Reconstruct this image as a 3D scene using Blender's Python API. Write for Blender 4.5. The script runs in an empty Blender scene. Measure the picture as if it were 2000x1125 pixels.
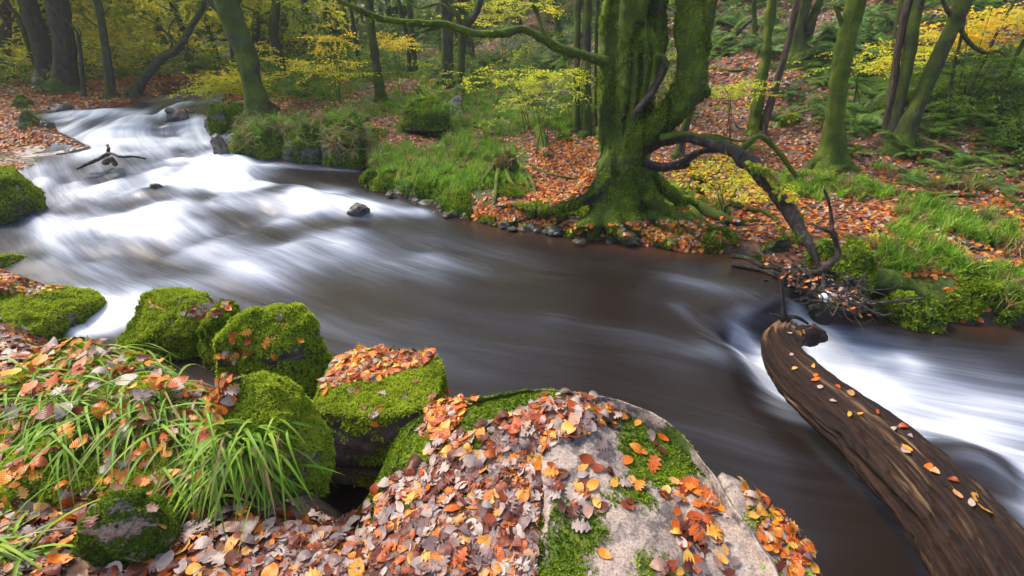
import bpy, math, random
import numpy as np
from mathutils import Vector, Euler, Matrix
from mathutils.bvhtree import BVHTree

R = math.radians
random.seed(7); rng = np.random.default_rng(11)
sc = bpy.context.scene
COL = sc.collection

# ------------------------------------------------------------------ camera, sky, sun, exposure
CAM_H = 2.1; PITCH = R(25.7); FOC = 1000.0
cam_d = bpy.data.cameras.new('camera'); cam = bpy.data.objects.new('camera', cam_d); COL.objects.link(cam)
cam.location = (0, 0, CAM_H); cam.rotation_euler = (R(90) - PITCH, 0, 0)
cam_d.sensor_width = 36; cam_d.lens = 18.0; cam_d.clip_start = 0.02; cam_d.clip_end = 400
sc.camera = cam
SUN_EL, SUN_AZ = 52, -62       # azimuth from +Y, negative to the left
w = bpy.data.worlds.new('World'); sc.world = w; w.use_nodes = True
nt = w.node_tree; bg = nt.nodes['Background']
sky = nt.nodes.new('ShaderNodeTexSky'); sky.sky_type = 'NISHITA'; sky.sun_disc = False
sky.sun_elevation = R(SUN_EL); sky.sun_rotation = R(SUN_AZ); sky.dust_density = 4.0; sky.air_density = 1.0; sky.ozone_density = 1.0
nt.links.new(sky.outputs[0], bg.inputs[0]); bg.inputs[1].default_value = 0.15
sl = bpy.data.lights.new('sun', 'SUN'); sl.energy = 1.8; sl.angle = R(10); sl.color = (1.0, 0.94, 0.84)
sun = bpy.data.objects.new('sun', sl); COL.objects.link(sun)
sd = Vector((math.sin(R(SUN_AZ)) * math.cos(R(SUN_EL)), math.cos(R(SUN_AZ)) * math.cos(R(SUN_EL)), math.sin(R(SUN_EL))))
sun.rotation_euler = sd.to_track_quat('Z', 'Y').to_euler(); sun.location = sd * 60
sc.view_settings.view_transform = 'Standard'; sc.view_settings.look = 'None'
sc.view_settings.gamma = 1.0; sc.view_settings.exposure = 1.32; sc.view_settings.use_curve_mapping = False
sc.render.engine = 'CYCLES'
sc.cycles.max_bounces = 6; sc.cycles.diffuse_bounces = 3; sc.cycles.glossy_bounces = 3; sc.cycles.transmission_bounces = 3
sc.cycles.volume_bounces = 0; sc.cycles.transparent_max_bounces = 6; sc.cycles.caustics_reflective = False; sc.cycles.caustics_refractive = False

# ------------------------------------------------------------------ measuring: points of the photograph to places
CP, SP = math.cos(PITCH), math.sin(PITCH)
def ray(px, py):
    u = (px - 1000) / FOC; v = (562.5 - py) / FOC
    return Vector((u, CP + v * SP, -SP + v * CP))
def P(px, py, z):                      # where the sight line meets height z
    d = ray(px, py); t = (z - CAM_H) / d.z
    return Vector((d.x * t, d.y * t, z))
def PY(px, py, Y):                     # where the sight line meets the upright plane y = Y
    d = ray(px, py); t = Y / d.y
    return Vector((d.x * t, Y, CAM_H + d.z * t))
def depth(p): return p[1] * CP - (p[2] - CAM_H) * SP

# ------------------------------------------------------------------ noise
def _hash(ix, iy, iz, s):
    h = (ix * 374761393 + iy * 668265263 + iz * 2147483647 + s * 974711) & 0xffffffff
    h = ((h ^ (h >> 13)) * 1274126177) & 0xffffffff
    return ((h ^ (h >> 16)) & 0xffffff) / float(0xffffff)
def vnoise(p, s=0):
    p = np.asarray(p, float); i = np.floor(p).astype(np.int64); f = p - i; f = f * f * f * (f * (f * 6 - 15) + 10)
    x, y, z = i[:, 0], i[:, 1], i[:, 2]; r = 0
    for dx in (0, 1):
        wx = f[:, 0] if dx else 1 - f[:, 0]
        for dy in (0, 1):
            wy = f[:, 1] if dy else 1 - f[:, 1]
            for dz in (0, 1):
                wz = f[:, 2] if dz else 1 - f[:, 2]
                r = r + _hash(x + dx, y + dy, z + dz, s) * wx * wy * wz
    return r * 2 - 1
def fbm(p, oct=4, s=0, gain=.5):
    p = np.asarray(p, float); a = 1; r = 0; t = 0
    for k in range(oct):
        r = r + a * vnoise(p * (2.03 ** k) + 13.7 * k, s + k); t += a; a *= gain
    return r / t
def smooth(x): x = np.clip(x, 0, 1); return x * x * (3 - 2 * x)
def catmull(pts, n):
    pts = np.asarray(pts, float); m = len(pts)
    if m == 2: t = np.linspace(0, 1, n)[:, None]; return pts[0] * (1 - t) + pts[1] * t
    e = np.vstack([2 * pts[0] - pts[1], pts, 2 * pts[-1] - pts[-2]])
    u = np.linspace(0, m - 1, n); k = np.minimum(u.astype(int), m - 2); f = (u - k)[:, None]
    a, b, c, d = e[k], e[k + 1], e[k + 2], e[k + 3]
    return .5 * ((2 * b) + (-a + c) * f + (2 * a - 5 * b + 4 * c - d) * f ** 2 + (-a + 3 * b - 3 * c + d) * f ** 3)

# ------------------------------------------------------------------ objects
def tag(o, label=None, cat=None, group=None, kind=None):
    if label: o['label'] = label
    if cat: o['category'] = cat
    if group: o['group'] = group
    if kind: o['kind'] = kind
    return o
def empty(name, loc, label=None, cat=None, group=None):
    o = bpy.data.objects.new(name, None); COL.objects.link(o); o.location = loc; o.empty_display_size = .1
    return tag(o, label, cat, group)
def mesh(name, v, f, mat=None, attrs=None, shade=True):
    me = bpy.data.meshes.new(name); v = np.asarray(v, np.float32); f = np.asarray(f, np.int32); k = f.shape[1]
    me.vertices.add(len(v)); me.vertices.foreach_set('co', v.ravel())
    me.loops.add(f.size); me.loops.foreach_set('vertex_index', f.ravel())
    me.polygons.add(len(f)); me.polygons.foreach_set('loop_start', np.arange(0, f.size, k, dtype=np.int32))
    me.polygons.foreach_set('use_smooth', np.full(len(f), bool(shade)))
    me.update(calc_edges=True)
    for a, val in (attrs or {}).items():
        val = np.asarray(val, np.float32)
        if val.ndim == 1: at = me.attributes.new(a, 'FLOAT', 'POINT'); at.data.foreach_set('value', val)
        else: at = me.attributes.new(a, 'FLOAT_VECTOR', 'POINT'); at.data.foreach_set('vector', val.ravel())
    if mat: me.materials.append(mat)
    me.validate()
    return me
def link(name, me, parent=None, loc=None):
    o = bpy.data.objects.new(name, me); COL.objects.link(o)
    if parent: o.parent = parent; o.matrix_parent_inverse = Matrix.Translation(-parent.location)
    if loc is not None: o.location = loc
    return o
def obj(name, v, f, mat, parent=None, attrs=None, shade=True):
    return link(name, mesh(name, v, f, mat, attrs, shade), parent)
def grid_faces(nu, nv, close_v=False):
    i = np.arange(nu - 1)[:, None]; j = np.arange(nv if close_v else nv - 1)[None, :]; j2 = (j + 1) % nv
    a = i * nv + j; b = i * nv + j2; c = (i + 1) * nv + j2; d = (i + 1) * nv + j
    return np.stack([a, b, c, d], -1).reshape(-1, 4)
def vnormals(v, f):
    n = np.zeros_like(v); a, b, c, d = (v[f[:, k]] for k in range(4))
    fn = np.cross(c - a, d - b)
    for k in range(4): np.add.at(n, f[:, k], fn)
    return n / (np.linalg.norm(n, axis=1, keepdims=True) + 1e-9)
class Bag:                              # gathers several pieces into one mesh
    def __init__(s): s.v = []; s.f = []; s.n = 0
    def add(s, v, f): s.v.append(np.asarray(v, float)); s.f.append(np.asarray(f) + s.n); s.n += len(v)
    def get(s): return np.vstack(s.v), np.vstack(s.f)

def tube(pts, rad, seg=12, n=None, rough=0.0, freq=3.0, flute=0.0, seed=0, cap=True, flat=1.0):
    pts = [tuple(p) for p in pts]; m = len(pts)
    pr = np.hstack([np.asarray(pts, float), np.asarray(rad, float).reshape(-1, 1)])
    n = n or max(6, (m - 1) * 6)
    c = catmull(pr, n); C = c[:, :3]; r = np.maximum(c[:, 3], .0015)
    T = np.gradient(C, axis=0); T /= np.linalg.norm(T, axis=1, keepdims=True) + 1e-9
    up = np.array([0, 0, 1.]) if abs(T[0][2]) < .8 else np.array([1., 0, 0])
    N = np.zeros_like(T); a = np.cross(T[0], up); a /= np.linalg.norm(a); N[0] = a
    for k in range(1, n):
        a = N[k - 1] - T[k] * N[k - 1].dot(T[k]); N[k] = a / (np.linalg.norm(a) + 1e-9)
    B = np.cross(T, N); th = np.arange(seg) / seg * 2 * math.pi
    L = np.concatenate([[0], np.cumsum(np.linalg.norm(np.diff(C, axis=0), axis=1))])
    cs, sn = np.cos(th), np.sin(th)
    rr = r[:, None] * np.ones((1, seg))
    if flute: rr = rr * (1 + flute * vnoise(np.stack([np.repeat(L * .5, seg), np.tile(cs * 2.2, n), np.tile(sn * 2.2, n)], -1) + seed * 7.1, seed).reshape(n, seg))
    if rough:
        q = np.stack([np.repeat(L, seg) * freq, np.tile(cs, n) * np.repeat(r, seg) * freq * 1.5 + seed, np.tile(sn, n) * np.repeat(r, seg) * freq * 1.5], -1)
        rr = rr * (1 + rough * fbm(q, 4, seed).reshape(n, seg) * 1.6)
    V = C[:, None, :] + rr[..., None] * (cs[None, :, None] * N[:, None, :] + flat * sn[None, :, None] * B[:, None, :])
    V = V.reshape(-1, 3); F = grid_faces(n, seg, True)
    if cap:
        i0 = len(V); V = np.vstack([V, C[0] - T[0] * r[0] * .4, C[-1] + T[-1] * r[-1] * .5]); j = np.arange(seg)
        F = np.vstack([F, np.stack([(j + 1) % seg, j, np.full(seg, i0), np.full(seg, i0)], -1)[:, [0, 1, 2, 2]] if False else np.zeros((0, 4), int)])
        j2 = j[::2]; F = np.vstack([F, np.stack([np.full(len(j2), i0), (j2 + 2) % seg, (j2 + 1) % seg, j2], -1),
            np.stack([np.full(len(j2), i0 + 1), (n - 1) * seg + j2, (n - 1) * seg + (j2 + 1) % seg, (n - 1) * seg + (j2 + 2) % seg], -1)])
    return V, F[:, ::-1]

# ------------------------------------------------------------------ materials
def newmat(name):
    m = bpy.data.materials.new(name); m.use_nodes = True; nt = m.node_tree; nt.nodes.clear()
    return m, nt, nt.nodes.new('ShaderNodeOutputMaterial')
def N(nt, t, **k):
    n = nt.nodes.new(t)
    for a, v in k.items(): setattr(n, a, v)
    return n
def put(nt, sock, v):
    if isinstance(v, bpy.types.NodeSocket): nt.links.new(v, sock)
    elif v is not None: sock.default_value = (v + (1,)) if isinstance(v, tuple) and len(v) == 3 and sock.type == 'RGBA' else v
def mixc(nt, f, a, b, mode='MIX'):
    n = N(nt, 'ShaderNodeMix', data_type='RGBA', blend_type=mode); put(nt, n.inputs[0], f); put(nt, n.inputs[6], a); put(nt, n.inputs[7], b); return n.outputs[2]
def mth(nt, op, a, b=None, clamp=False):
    n = N(nt, 'ShaderNodeMath', operation=op, use_clamp=clamp); put(nt, n.inputs[0], a)
    if b is not None: put(nt, n.inputs[1], b)
    return n.outputs[0]
def noise(nt, scale, vec=None, detail=4, rough=.55, dist=0.0):
    n = N(nt, 'ShaderNodeTexNoise'); n.inputs['Scale'].default_value = scale; n.inputs['Detail'].default_value = detail
    n.inputs['Roughness'].default_value = rough; n.inputs['Distortion'].default_value = dist
    if vec is not None: nt.links.new(vec, n.inputs['Vector'])
    return n.outputs[0]
def ramp(nt, f, stops):
    n = N(nt, 'ShaderNodeValToRGB'); e = n.color_ramp.elements
    while len(e) < len(stops): e.new(.5)
    for q, (p, c) in zip(e, stops): q.position = p; q.color = (c if len(c) == 4 else c + (1,)) if isinstance(c, tuple) else (c, c, c, 1)
    put(nt, n.inputs[0], f); return n.outputs[0]
def step(nt, f, a, b):
    n = N(nt, 'ShaderNodeMapRange', clamp=True, interpolation_type='SMOOTHSTEP'); put(nt, n.inputs[0], f); n.inputs[1].default_value = a; n.inputs[2].default_value = b; return n.outputs[0]
def pos(nt): return N(nt, 'ShaderNodeNewGeometry').outputs['Position']
def attr(nt, name, t='GEOMETRY'): return N(nt, 'ShaderNodeAttribute', attribute_name=name, attribute_type=t)
def bsdf(nt, out, col, rough, bump=None, bstr=.5, bdist=.01, spec=.5, coat=0.0):
    b = N(nt, 'ShaderNodeBsdfPrincipled'); put(nt, b.inputs['Base Color'], col); put(nt, b.inputs['Roughness'], rough); put(nt, b.inputs['Specular IOR Level'], spec)
    if coat: b.inputs['Coat Weight'].default_value = coat; b.inputs['Coat Roughness'].default_value = .15
    if bump is not None:
        q = N(nt, 'ShaderNodeBump'); q.inputs['Strength'].default_value = bstr; q.inputs['Distance'].default_value = bdist; put(nt, q.inputs['Height'], bump); nt.links.new(q.outputs[0], b.inputs['Normal'])
    if out: nt.links.new(b.outputs[0], out.inputs[0])
    return b.outputs[0]
def moss_colour(nt, p, lo=(.030, .052, .006), mid=(.085, .135, .010), hi=(.19, .235, .018)):
    n = mth(nt, 'ADD', mth(nt, 'MULTIPLY', noise(nt, 3.5, p, 3), .6), mth(nt, 'MULTIPLY', noise(nt, 45, p, 5, .7), .4))
    return ramp(nt, n, [(.30, lo), (.5, mid), (.68, hi)])

def rock_mat(name, c0, c1, c2, moss=None, speckle=120.0, wet=.6):
    m, nt, out = newmat(name); p = pos(nt)
    base = ramp(nt, noise(nt, 2.3, p, 6, .6), [(.3, c0), (.5, c1), (.72, c2)])
    sp = noise(nt, speckle, p, 3, .8); base = mixc(nt, .75, base, ramp(nt, sp, [(.34, (.10, .09, .08)), (.46, (.85, .8, .75)), (.56, (1.05, 1, .96)), (.68, (1.6, 1.5, 1.45))]), 'MULTIPLY')
    dark = step(nt, noise(nt, 9, p, 6, .72), .49, .60); base = mixc(nt, mth(nt, 'MULTIPLY', dark, .75), base, (.035, .033, .03))
    lich = step(nt, noise(nt, 11, p, 4, .7), .66, .70); base = mixc(nt, mth(nt, 'MULTIPLY', lich, .6), base, (.38, .40, .36))
    at = attr(nt, 'moss').outputs['Fac']
    e = mth(nt, 'ADD', at, mth(nt, 'MULTIPLY', mth(nt, 'SUBTRACT', noise(nt, 26, p, 5, .7), .5), .7))
    mk = step(nt, e, .42, .56)
    mc = moss_colour(nt, p, *(moss or ()))
    col = mixc(nt, mk, base, mc)
    h = mth(nt, 'ADD', mth(nt, 'MULTIPLY', noise(nt, 70, p, 6, .8), mth(nt, 'ADD', mth(nt, 'MULTIPLY', mk, .8), .35)), mth(nt, 'MULTIPLY', mk, .5))
    rg = mth(nt, 'ADD', mth(nt, 'MULTIPLY', mk, .9 - wet), wet)
    bsdf(nt, out, col, rg, h, .75, .02, .4); return m
def bark_mat(name, b0, b1, mossiness, moss=None, wet=.6):
    m, nt, out = newmat(name); p = pos(nt)
    tc = N(nt, 'ShaderNodeMapping'); tc.inputs['Scale'].default_value = (1, 1, .22); nt.links.new(p, tc.inputs[0]); q = tc.outputs[0]
    st = noise(nt, 22, q, 6, .7, .6); base = ramp(nt, st, [(.32, tuple(x * .35 for x in b0)), (.5, b0), (.7, b1)])
    g = N(nt, 'ShaderNodeNewGeometry'); sx = N(nt, 'ShaderNodeSeparateXYZ'); nt.links.new(g.outputs['Normal'], sx.inputs[0])
    nn = mth(nt, 'ADD', mth(nt, 'MULTIPLY', noise(nt, 2.0, p, 4, .6), .7), mth(nt, 'MULTIPLY', noise(nt, 30, p, 5, .75), .55))
    nn = mth(nt, 'ADD', nn, mth(nt, 'MULTIPLY', sx.outputs[2], .16)); nn = mth(nt, 'SUBTRACT', nn, mth(nt, 'MULTIPLY', sx.outputs[0], .05))
    mk = step(nt, nn, .78 - mossiness * .42, .92 - mossiness * .42)
    col = mixc(nt, mk, base, moss_colour(nt, p, *(moss or ((.022, .036, .005), (.055, .085, .008), (.12, .16, .014)))))
    h = mth(nt, 'ADD', st, mth(nt, 'MULTIPLY', noise(nt, 90, p, 4, .8), .5))
    bsdf(nt, out, col, mth(nt, 'ADD', mth(nt, 'MULTIPLY', mk, .9 - wet), wet), h, 1.0, .035, .3); return m
def leaf_mat(name, stops, rough=.38, trans=.25, spots=.5, scale=60, spec=.5):
    m, nt, out = newmat(name); a = attr(nt, 'tint', 'INSTANCER').outputs['Fac']; col = ramp(nt, a, stops)
    tx = N(nt, 'ShaderNodeTexCoord').outputs['Object']
    if spots:
        col = mixc(nt, mth(nt, 'MULTIPLY', step(nt, noise(nt, 5, tx, 4, .7), .5, .68), spots), col, mixc(nt, .6, col, (.05, .02, .01)))
    sxy = N(nt, 'ShaderNodeSeparateXYZ'); nt.links.new(tx, sxy.inputs[0])
    vein = N(nt, 'ShaderNodeMath', operation='SINE'); put(nt, vein.inputs[0], mth(nt, 'MULTIPLY', mth(nt, 'SUBTRACT', sxy.outputs[0], mth(nt, 'ABSOLUTE', sxy.outputs[1])), scale))
    s = bsdf(nt, None, col, rough, vein.outputs[0], .25, .003, spec)
    t = N(nt, 'ShaderNodeBsdfTranslucent'); put(nt, t.inputs[0], mixc(nt, .3, col, (1, .7, .2), 'MULTIPLY') if False else col)
    mx = N(nt, 'ShaderNodeMixShader'); mx.inputs[0].default_value = trans; nt.links.new(s, mx.inputs[1]); nt.links.new(t.outputs[0], mx.inputs[2]); nt.links.new(mx.outputs[0], out.inputs[0]); return m

M = {}
M['granite'] = rock_mat('granite', (.24, .185, .155), (.35, .28, .235), (.43, .36, .31), wet=.5)
M['rock'] = rock_mat('river_rock', (.05, .045, .04), (.10, .09, .08), (.18, .165, .15), wet=.35)
M['rock_dim'] = rock_mat('bank_rock', (.05, .045, .04), (.10, .09, .08), (.16, .145, .13), ((.018, .03, .004), (.045, .075, .007), (.10, .14, .012)), wet=.45)
M['bark'] = bark_mat('bark', (.055, .047, .035), (.12, .105, .08), .45)
M['bark_mossy'] = bark_mat('mossy_bark', (.045, .038, .028), (.13, .115, .085), .62, ((.020, .034, .004), (.065, .10, .008), (.16, .205, .015)))
M['beech_bark'] = bark_mat('beech_moss_bark', (.05, .043, .03), (.14, .125, .09), .74, ((.028, .046, .005), (.085, .13, .010), (.20, .26, .018)))
M['bark_bare'] = bark_mat('bare_bark', (.09, .06, .04), (.19, .14, .10), .12)
M['bark_far'] = bark_mat('far_bark', (.05, .045, .032), (.10, .095, .065), .6)
M['deadwood'] = bark_mat('dead_wood', (.035, .027, .022), (.13, .095, .07), .0, wet=.35)
M['moss_branch'] = bark_mat('moss_branch', (.03, .025, .02), (.08, .07, .05), 1.0, ((.025, .042, .004), (.085, .13, .009), (.20, .25, .018)))
LEAFST = [(0.0, (.055, .016, .010)), (.14, (.16, .035, .014)), (.28, (.40, .070, .010)), (.42, (.60, .135, .010)), (.54, (.74, .24, .015)), (.64, (.74, .38, .05)), (.74, (.40, .22, .15)), (.86, (.17, .115, .115)), (1.0, (.46, .35, .29))]
M['leaf'] = leaf_mat('fallen_leaf', LEAFST, rough=.36, spec=.4)
M['leaf_yellow'] = leaf_mat('yellow_leaf', [(0, (.16, .28, .02)), (.3, (.46, .55, .03)), (.6, (.85, .74, .05)), (.85, (.88, .58, .05)), (1, (.66, .26, .03))], .5, .6, 0, 60, .25)
M['leaf_green'] = leaf_mat('green_leaf', [(0, (.04, .09, .012)), (.35, (.09, .18, .02)), (.7, (.22, .34, .03)), (1, (.45, .48, .04))], .5, .55, 0, 60, .3)
M['grass'] = leaf_mat('grass_blade', [(0, (.045, .10, .006)), (.4, (.125, .26, .012)), (.8, (.25, .42, .025)), (.86, (.22, .22, .05)), (1, (.36, .23, .09))], .5, .35, 0, 1, .25)
M['straw'] = leaf_mat('straw_blade', [(0, (.10, .11, .02)), (.5, (.26, .15, .05)), (1, (.38, .26, .12))], .5, .3, 0, 1)
M['fern'] = leaf_mat('fern_frond', [(0, (.045, .095, .012)), (.5, (.09, .18, .022)), (.85, (.17, .28, .04)), (1, (.30, .18, .05))], .5, .35, 0, 1, .3)
M['moss_sprig'] = leaf_mat('moss_sprig', [(0, (.035, .07, .004)), (.3, (.115, .19, .008)), (.65, (.26, .35, .015)), (1, (.42, .50, .035))], .8, .3, 0, 1, .12)

def ground_mat():
    m, nt, out = newmat('forest_floor'); p = pos(nt)
    v = N(nt, 'ShaderNodeTexVoronoi'); v.inputs['Scale'].default_value = 17; nt.links.new(p, v.inputs['Vector'])
    sx = N(nt, 'ShaderNodeSeparateColor'); nt.links.new(v.outputs['Color'], sx.inputs[0])
    lit = ramp(nt, sx.outputs[0], [(0, (.05, .022, .012)), (.3, (.13, .05, .022)), (.6, (.24, .085, .03)), (.85, (.20, .12, .08)), (1, (.10, .07, .055))])
    soil = ramp(nt, noise(nt, 9, p, 6, .7), [(.3, (.015, .011, .008)), (.7, (.05, .036, .025))])
    c = mixc(nt, step(nt, noise(nt, 5, p, 4, .7), .38, .5), soil, lit)
    g = attr(nt, 'green').outputs['Fac']; e = mth(nt, 'ADD', g, mth(nt, 'MULTIPLY', mth(nt, 'SUBTRACT', noise(nt, 7, p, 5, .7), .5), .8))
    c = mixc(nt, step(nt, e, .4, .62), c, moss_colour(nt, p, (.018, .03, .004), (.045, .075, .008), (.09, .13, .012)))
    wt = attr(nt, 'wet').outputs['Fac']; c = mixc(nt, wt, c, ramp(nt, noise(nt, 6, p, 4), [(.3, (.012, .01, .008)), (.7, (.045, .03, .018))]))
    bsdf(nt, out, c, .6, mth(nt, 'ADD', noise(nt, 40, p, 5, .75), v.outputs['Distance']), .8, .03, .35); return m
M['ground'] = ground_mat()

def water_mat():
    m, nt, out = newmat('river_water')
    uv = attr(nt, 'flow').outputs['Vector']; foam = attr(nt, 'foam').outputs['Fac']; sh = attr(nt, 'shallow').outputs['Fac']
    def st(sx_, sy_, det=6, rg=.6, off=0):
        mp = N(nt, 'ShaderNodeMapping'); mp.inputs['Scale'].default_value = (sx_, sy_, 1); mp.inputs['Location'].default_value = (off, off * 1.7, 0); nt.links.new(uv, mp.inputs[0])
        return noise(nt, 1.0, mp.outputs[0], det, rg, .35)
    a = st(.40, 3.6, 5, .6); b = st(1.0, 22, 5, .62, 5); c = st(.35, 1.7, 4, .5, 9)
    s = mth(nt, 'ADD', mth(nt, 'MULTIPLY', a, .45), mth(nt, 'ADD', mth(nt, 'MULTIPLY', b, .15), mth(nt, 'MULTIPLY', c, .40)))
    s = mth(nt, 'MULTIPLY', mth(nt, 'SUBTRACT', s, .5), 2.6)
    amp = mth(nt, 'ADD', mth(nt, 'MULTIPLY', mth(nt, 'MULTIPLY', foam, mth(nt, 'SUBTRACT', 1.15, foam)), 1.35), .11)
    f = mth(nt, 'ADD', foam, mth(nt, 'MULTIPLY', s, amp), True)
    f = step(nt, f, 0.0, 1.0)
    dark = mixc(nt, sh, (.014, .010, .008), (.075, .030, .010))
    bmp = mth(nt, 'ADD', mth(nt, 'MULTIPLY', a, 1.0), mth(nt, 'MULTIPLY', b, .15))
    d = bsdf(nt, None, dark, .26, bmp, .22, .02, .22)
    wc = ramp(nt, f, [(0, (.13, .16, .23)), (.45, (.34, .39, .50)), (1, (.70, .72, .735))])  # bluish lower stops paint the sky's reflection into the thin foam
    wh = bsdf(nt, None, wc, .6, bmp, .25, .02, .2)
    mx = N(nt, 'ShaderNodeMixShader'); nt.links.new(f, mx.inputs[0]); nt.links.new(d, mx.inputs[1]); nt.links.new(wh, mx.inputs[2]); nt.links.new(mx.outputs[0], out.inputs[0]); return m
M['water'] = water_mat()

# ------------------------------------------------------------------ banks and levels
FB = [(436,177,.93,.2),(452,186,.90,.2),(440,200,.85,.25),(418,232,.72,.3),(425,250,.55,.4),(440,268,.38,.5),(490,282,.30,.5),(560,288,.27,.48),(640,294,.24,.45),(700,312,.18,.42),(728,350,.12,.26),(770,382,.10,.24),
      (850,394,.06,.26),(880,418,.04,.30),(960,438,.02,.30),(1050,455,0,.24),(1150,466,0,.19),(1250,480,0,.17),(1340,492,0,.15),(1440,496,0,.12),(1520,530,0,.12),(1600,575,-.1,.3),(1700,585,-.3,.4),(1780,600,-.34,.42),(1850,628,-.36,.3),(1950,632,-.36,.25),(2100,625,-.38,.3),(2500,640,-.4,.3),(3200,660,-.4,.3)]
NB = [(345,174,.93,.2),(325,182,.90,.2),(300,200,.84,.12),(220,214,.80,.14),(110,222,.78,.12),(60,224,.76,.12),(100,250,.68,.10),(150,272,.52,.0),(160,290,.42,.0),(60,300,.36,.0),(0,318,.34,.15),(-40,360,.25,.35),(-60,450,.1,.3),(-40,490,.06,.25),(40,555,.02,.3),(140,575,0,.25),(60,640,0,.25)]
NT = [(150,665,.5),(250,690,.5),(330,730,.5),(410,760,.48),(480,800,.48),(560,870,.48),(650,925,.46),(730,950,.45),(900,960,.45),(1250,1040,.42),(1400,1150,.4),(1480,1300,.4),(1560,1700,.4)]   # here the top of the bank was measured
def world(poly): return np.array([list(P(a, b, z)) + [h] for a, b, z, h in poly])
FBW, NBW = world(FB), world(NB)
NBW = np.vstack([NBW, np.array([[P(x_, y_, .45).x, P(x_, y_, .45).y, 0, h_] for x_, y_, h_ in NT])])
def densify(p, n=8): return np.vstack([p[i] + (p[i + 1] - p[i]) * t for i in range(len(p) - 1) for t in np.linspace(0, 1, n, endpoint=False)[:, None]] + [p[-1:]])
FBD, NBD = densify(FBW), densify(NBW)
RIV = np.vstack([FBW[:, :2], NBW[::-1, :2]])
def inside(x, y, poly):
    r = np.zeros(len(x), bool); j = len(poly) - 1
    for i in range(len(poly)):
        xi, yi = poly[i]; xj, yj = poly[j]
        c = ((yi > y) != (yj > y)) & (x < (xj - xi) * (y - yi) / (yj - yi + 1e-12) + xi); r ^= c; j = i
    return r
def near(x, y, D):
    best = np.full(len(x), 1e9); W = np.zeros(len(x)); Z = np.zeros(len(x)); Hh = np.zeros(len(x))
    for p in D:
        d2 = (x - p[0]) ** 2 + (y - p[1]) ** 2; best = np.minimum(best, d2); wt = 1 / (d2 + .01) ** 2; W += wt; Z += wt * p[2]; Hh += wt * p[3]
    return np.sqrt(best), Z / W, Hh / W
def softplus(x, k): return k * np.log1p(np.exp(np.clip(x / k, -30, 30)))
def terrain(x, y):
    x = np.asarray(x, float); y = np.asarray(y, float)
    ins = inside(x, y, RIV); df, zf, hf = near(x, y, FBD); dn, zn, hn = near(x, y, NBD)
    p3 = np.stack([x, y, np.zeros_like(x)], -1)
    nz = fbm(p3 * .5, 4, 3); n2 = fbm(p3 * 2.2, 4, 5)
    hill = .40 * softplus((x + y - 13.5) / 1.414, 1.3) * (1 + .25 * nz)
    zF = zf + hf * (.6 * smooth(df / .16) + .4 * smooth(df / .5)) + .02 * df + hill + .10 * n2 * smooth(df / .8) + .35 * nz * smooth((df - 1) / 4)
    near_cam = smooth((3.2 - y) / 1.5)
    hillL = .33 * softplus((-x - 17 - .1 * y), 2) + .12 * softplus(y - 26, 2)
    zN = zn + hn * smooth(dn / .28) + .02 * dn * (1 - near_cam) + hillL + (.05 - .02 * near_cam) * n2 * smooth(dn / .5) + .25 * nz * smooth((dn - 2) / 4) * (1 - near_cam)
    wb = 1 / (1 + np.exp(np.clip(-(dn - df) / .4, -30, 30))); z = zF * wb + zN * (1 - wb)
    bed = np.where(df < dn, zf, zn) - .45 * smooth(np.minimum(df, dn) / .4) - .02
    return np.where(ins, bed, z), ins, df, dn
# ------------------------------------------------------------------ ground: one sheet out to the horizon
na, nr = 620, 520
az = np.linspace(R(-88), R(88), na); rad = .35 * (110 / .35) ** (np.linspace(0, 1, nr))
A_, R_ = np.meshgrid(az, rad, indexing='ij')
gx = (R_ * np.sin(A_)).ravel(); gy = (R_ * np.cos(A_)).ravel() - .3
gz, gins, gdf, gdn = terrain(gx, gy)
# grass and moss patches on the far bank (photograph point, height, radius in metres)
GP = [(620,190,.9,1.5),(560,180,.95,1.4),(700,205,.8,1.2),(480,180,1,1),(760,290,.6,1.0),(820,310,.5,1.1),(900,290,.5,1.0),(860,350,.35,.7),(950,240,.6,1.3),(1010,260,.5,.9),(880,240,.7,1.2),(720,300,.5,.6),(1120,240,.7,.9),
      (560,240,.75,.9),(680,250,.7,.8),(940,330,.4,.5),(1560,315,.6,.6),(1700,330,.55,.55),(1850,352,.6,.6),(1620,325,.55,.5),(1780,430,.3,.35),(1840,500,.1,.3),(1760,480,.2,.3),(1980,500,.2,.4),(1960,570,-.1,.3),(980,350,.4,.4),(900,355,.35,.6),(840,375,.3,.5),(1010,300,.5,.4),
      (1100,150,1.2,2.2),(1000,190,1,2),(850,170,1.2,2),(700,150,1.2,2.5),(600,160,1.1,2.5),(1900,330,.8,.9)]
GPW = np.array([list(P(a, b, z))[:2] + [r] for a, b, z, r in GP])
def green_at(x, y):
    g = np.zeros(len(x))
    for a, b, r in GPW: g = np.maximum(g, np.exp(-((x - a) ** 2 + (y - b) ** 2) / r ** 2))
    n = fbm(np.stack([x, y, 0 * x], -1) * 1.1, 4, 21)
    far_ = smooth((np.asarray(y) + np.asarray(x) - 15) / 6)
    return np.clip(g * .9 + n * .5 + far_ * .28, 0, 1)
gg = green_at(gx, gy)
bank = np.exp(-(np.minimum(gdf, gdn) / .22) ** 2) * (~gins)
gg = np.clip(gg + bank * .45 * (gdf < gdn), 0, 1) * np.where((gdn < gdf) & (gy < 4), .2, 1)
wet = np.clip(gins * 1.0 + np.exp(-(np.minimum(gdf, gdn) / .09) ** 2), 0, 1)
ground = obj('forest_floor', np.stack([gx, gy, gz], -1), grid_faces(na, nr)[:, ::-1], M['ground'], None, {'green': gg, 'wet': wet})
tag(ground, 'leaf covered woodland floor with grassy banks rising to a wooded hillside', kind='structure')

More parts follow.
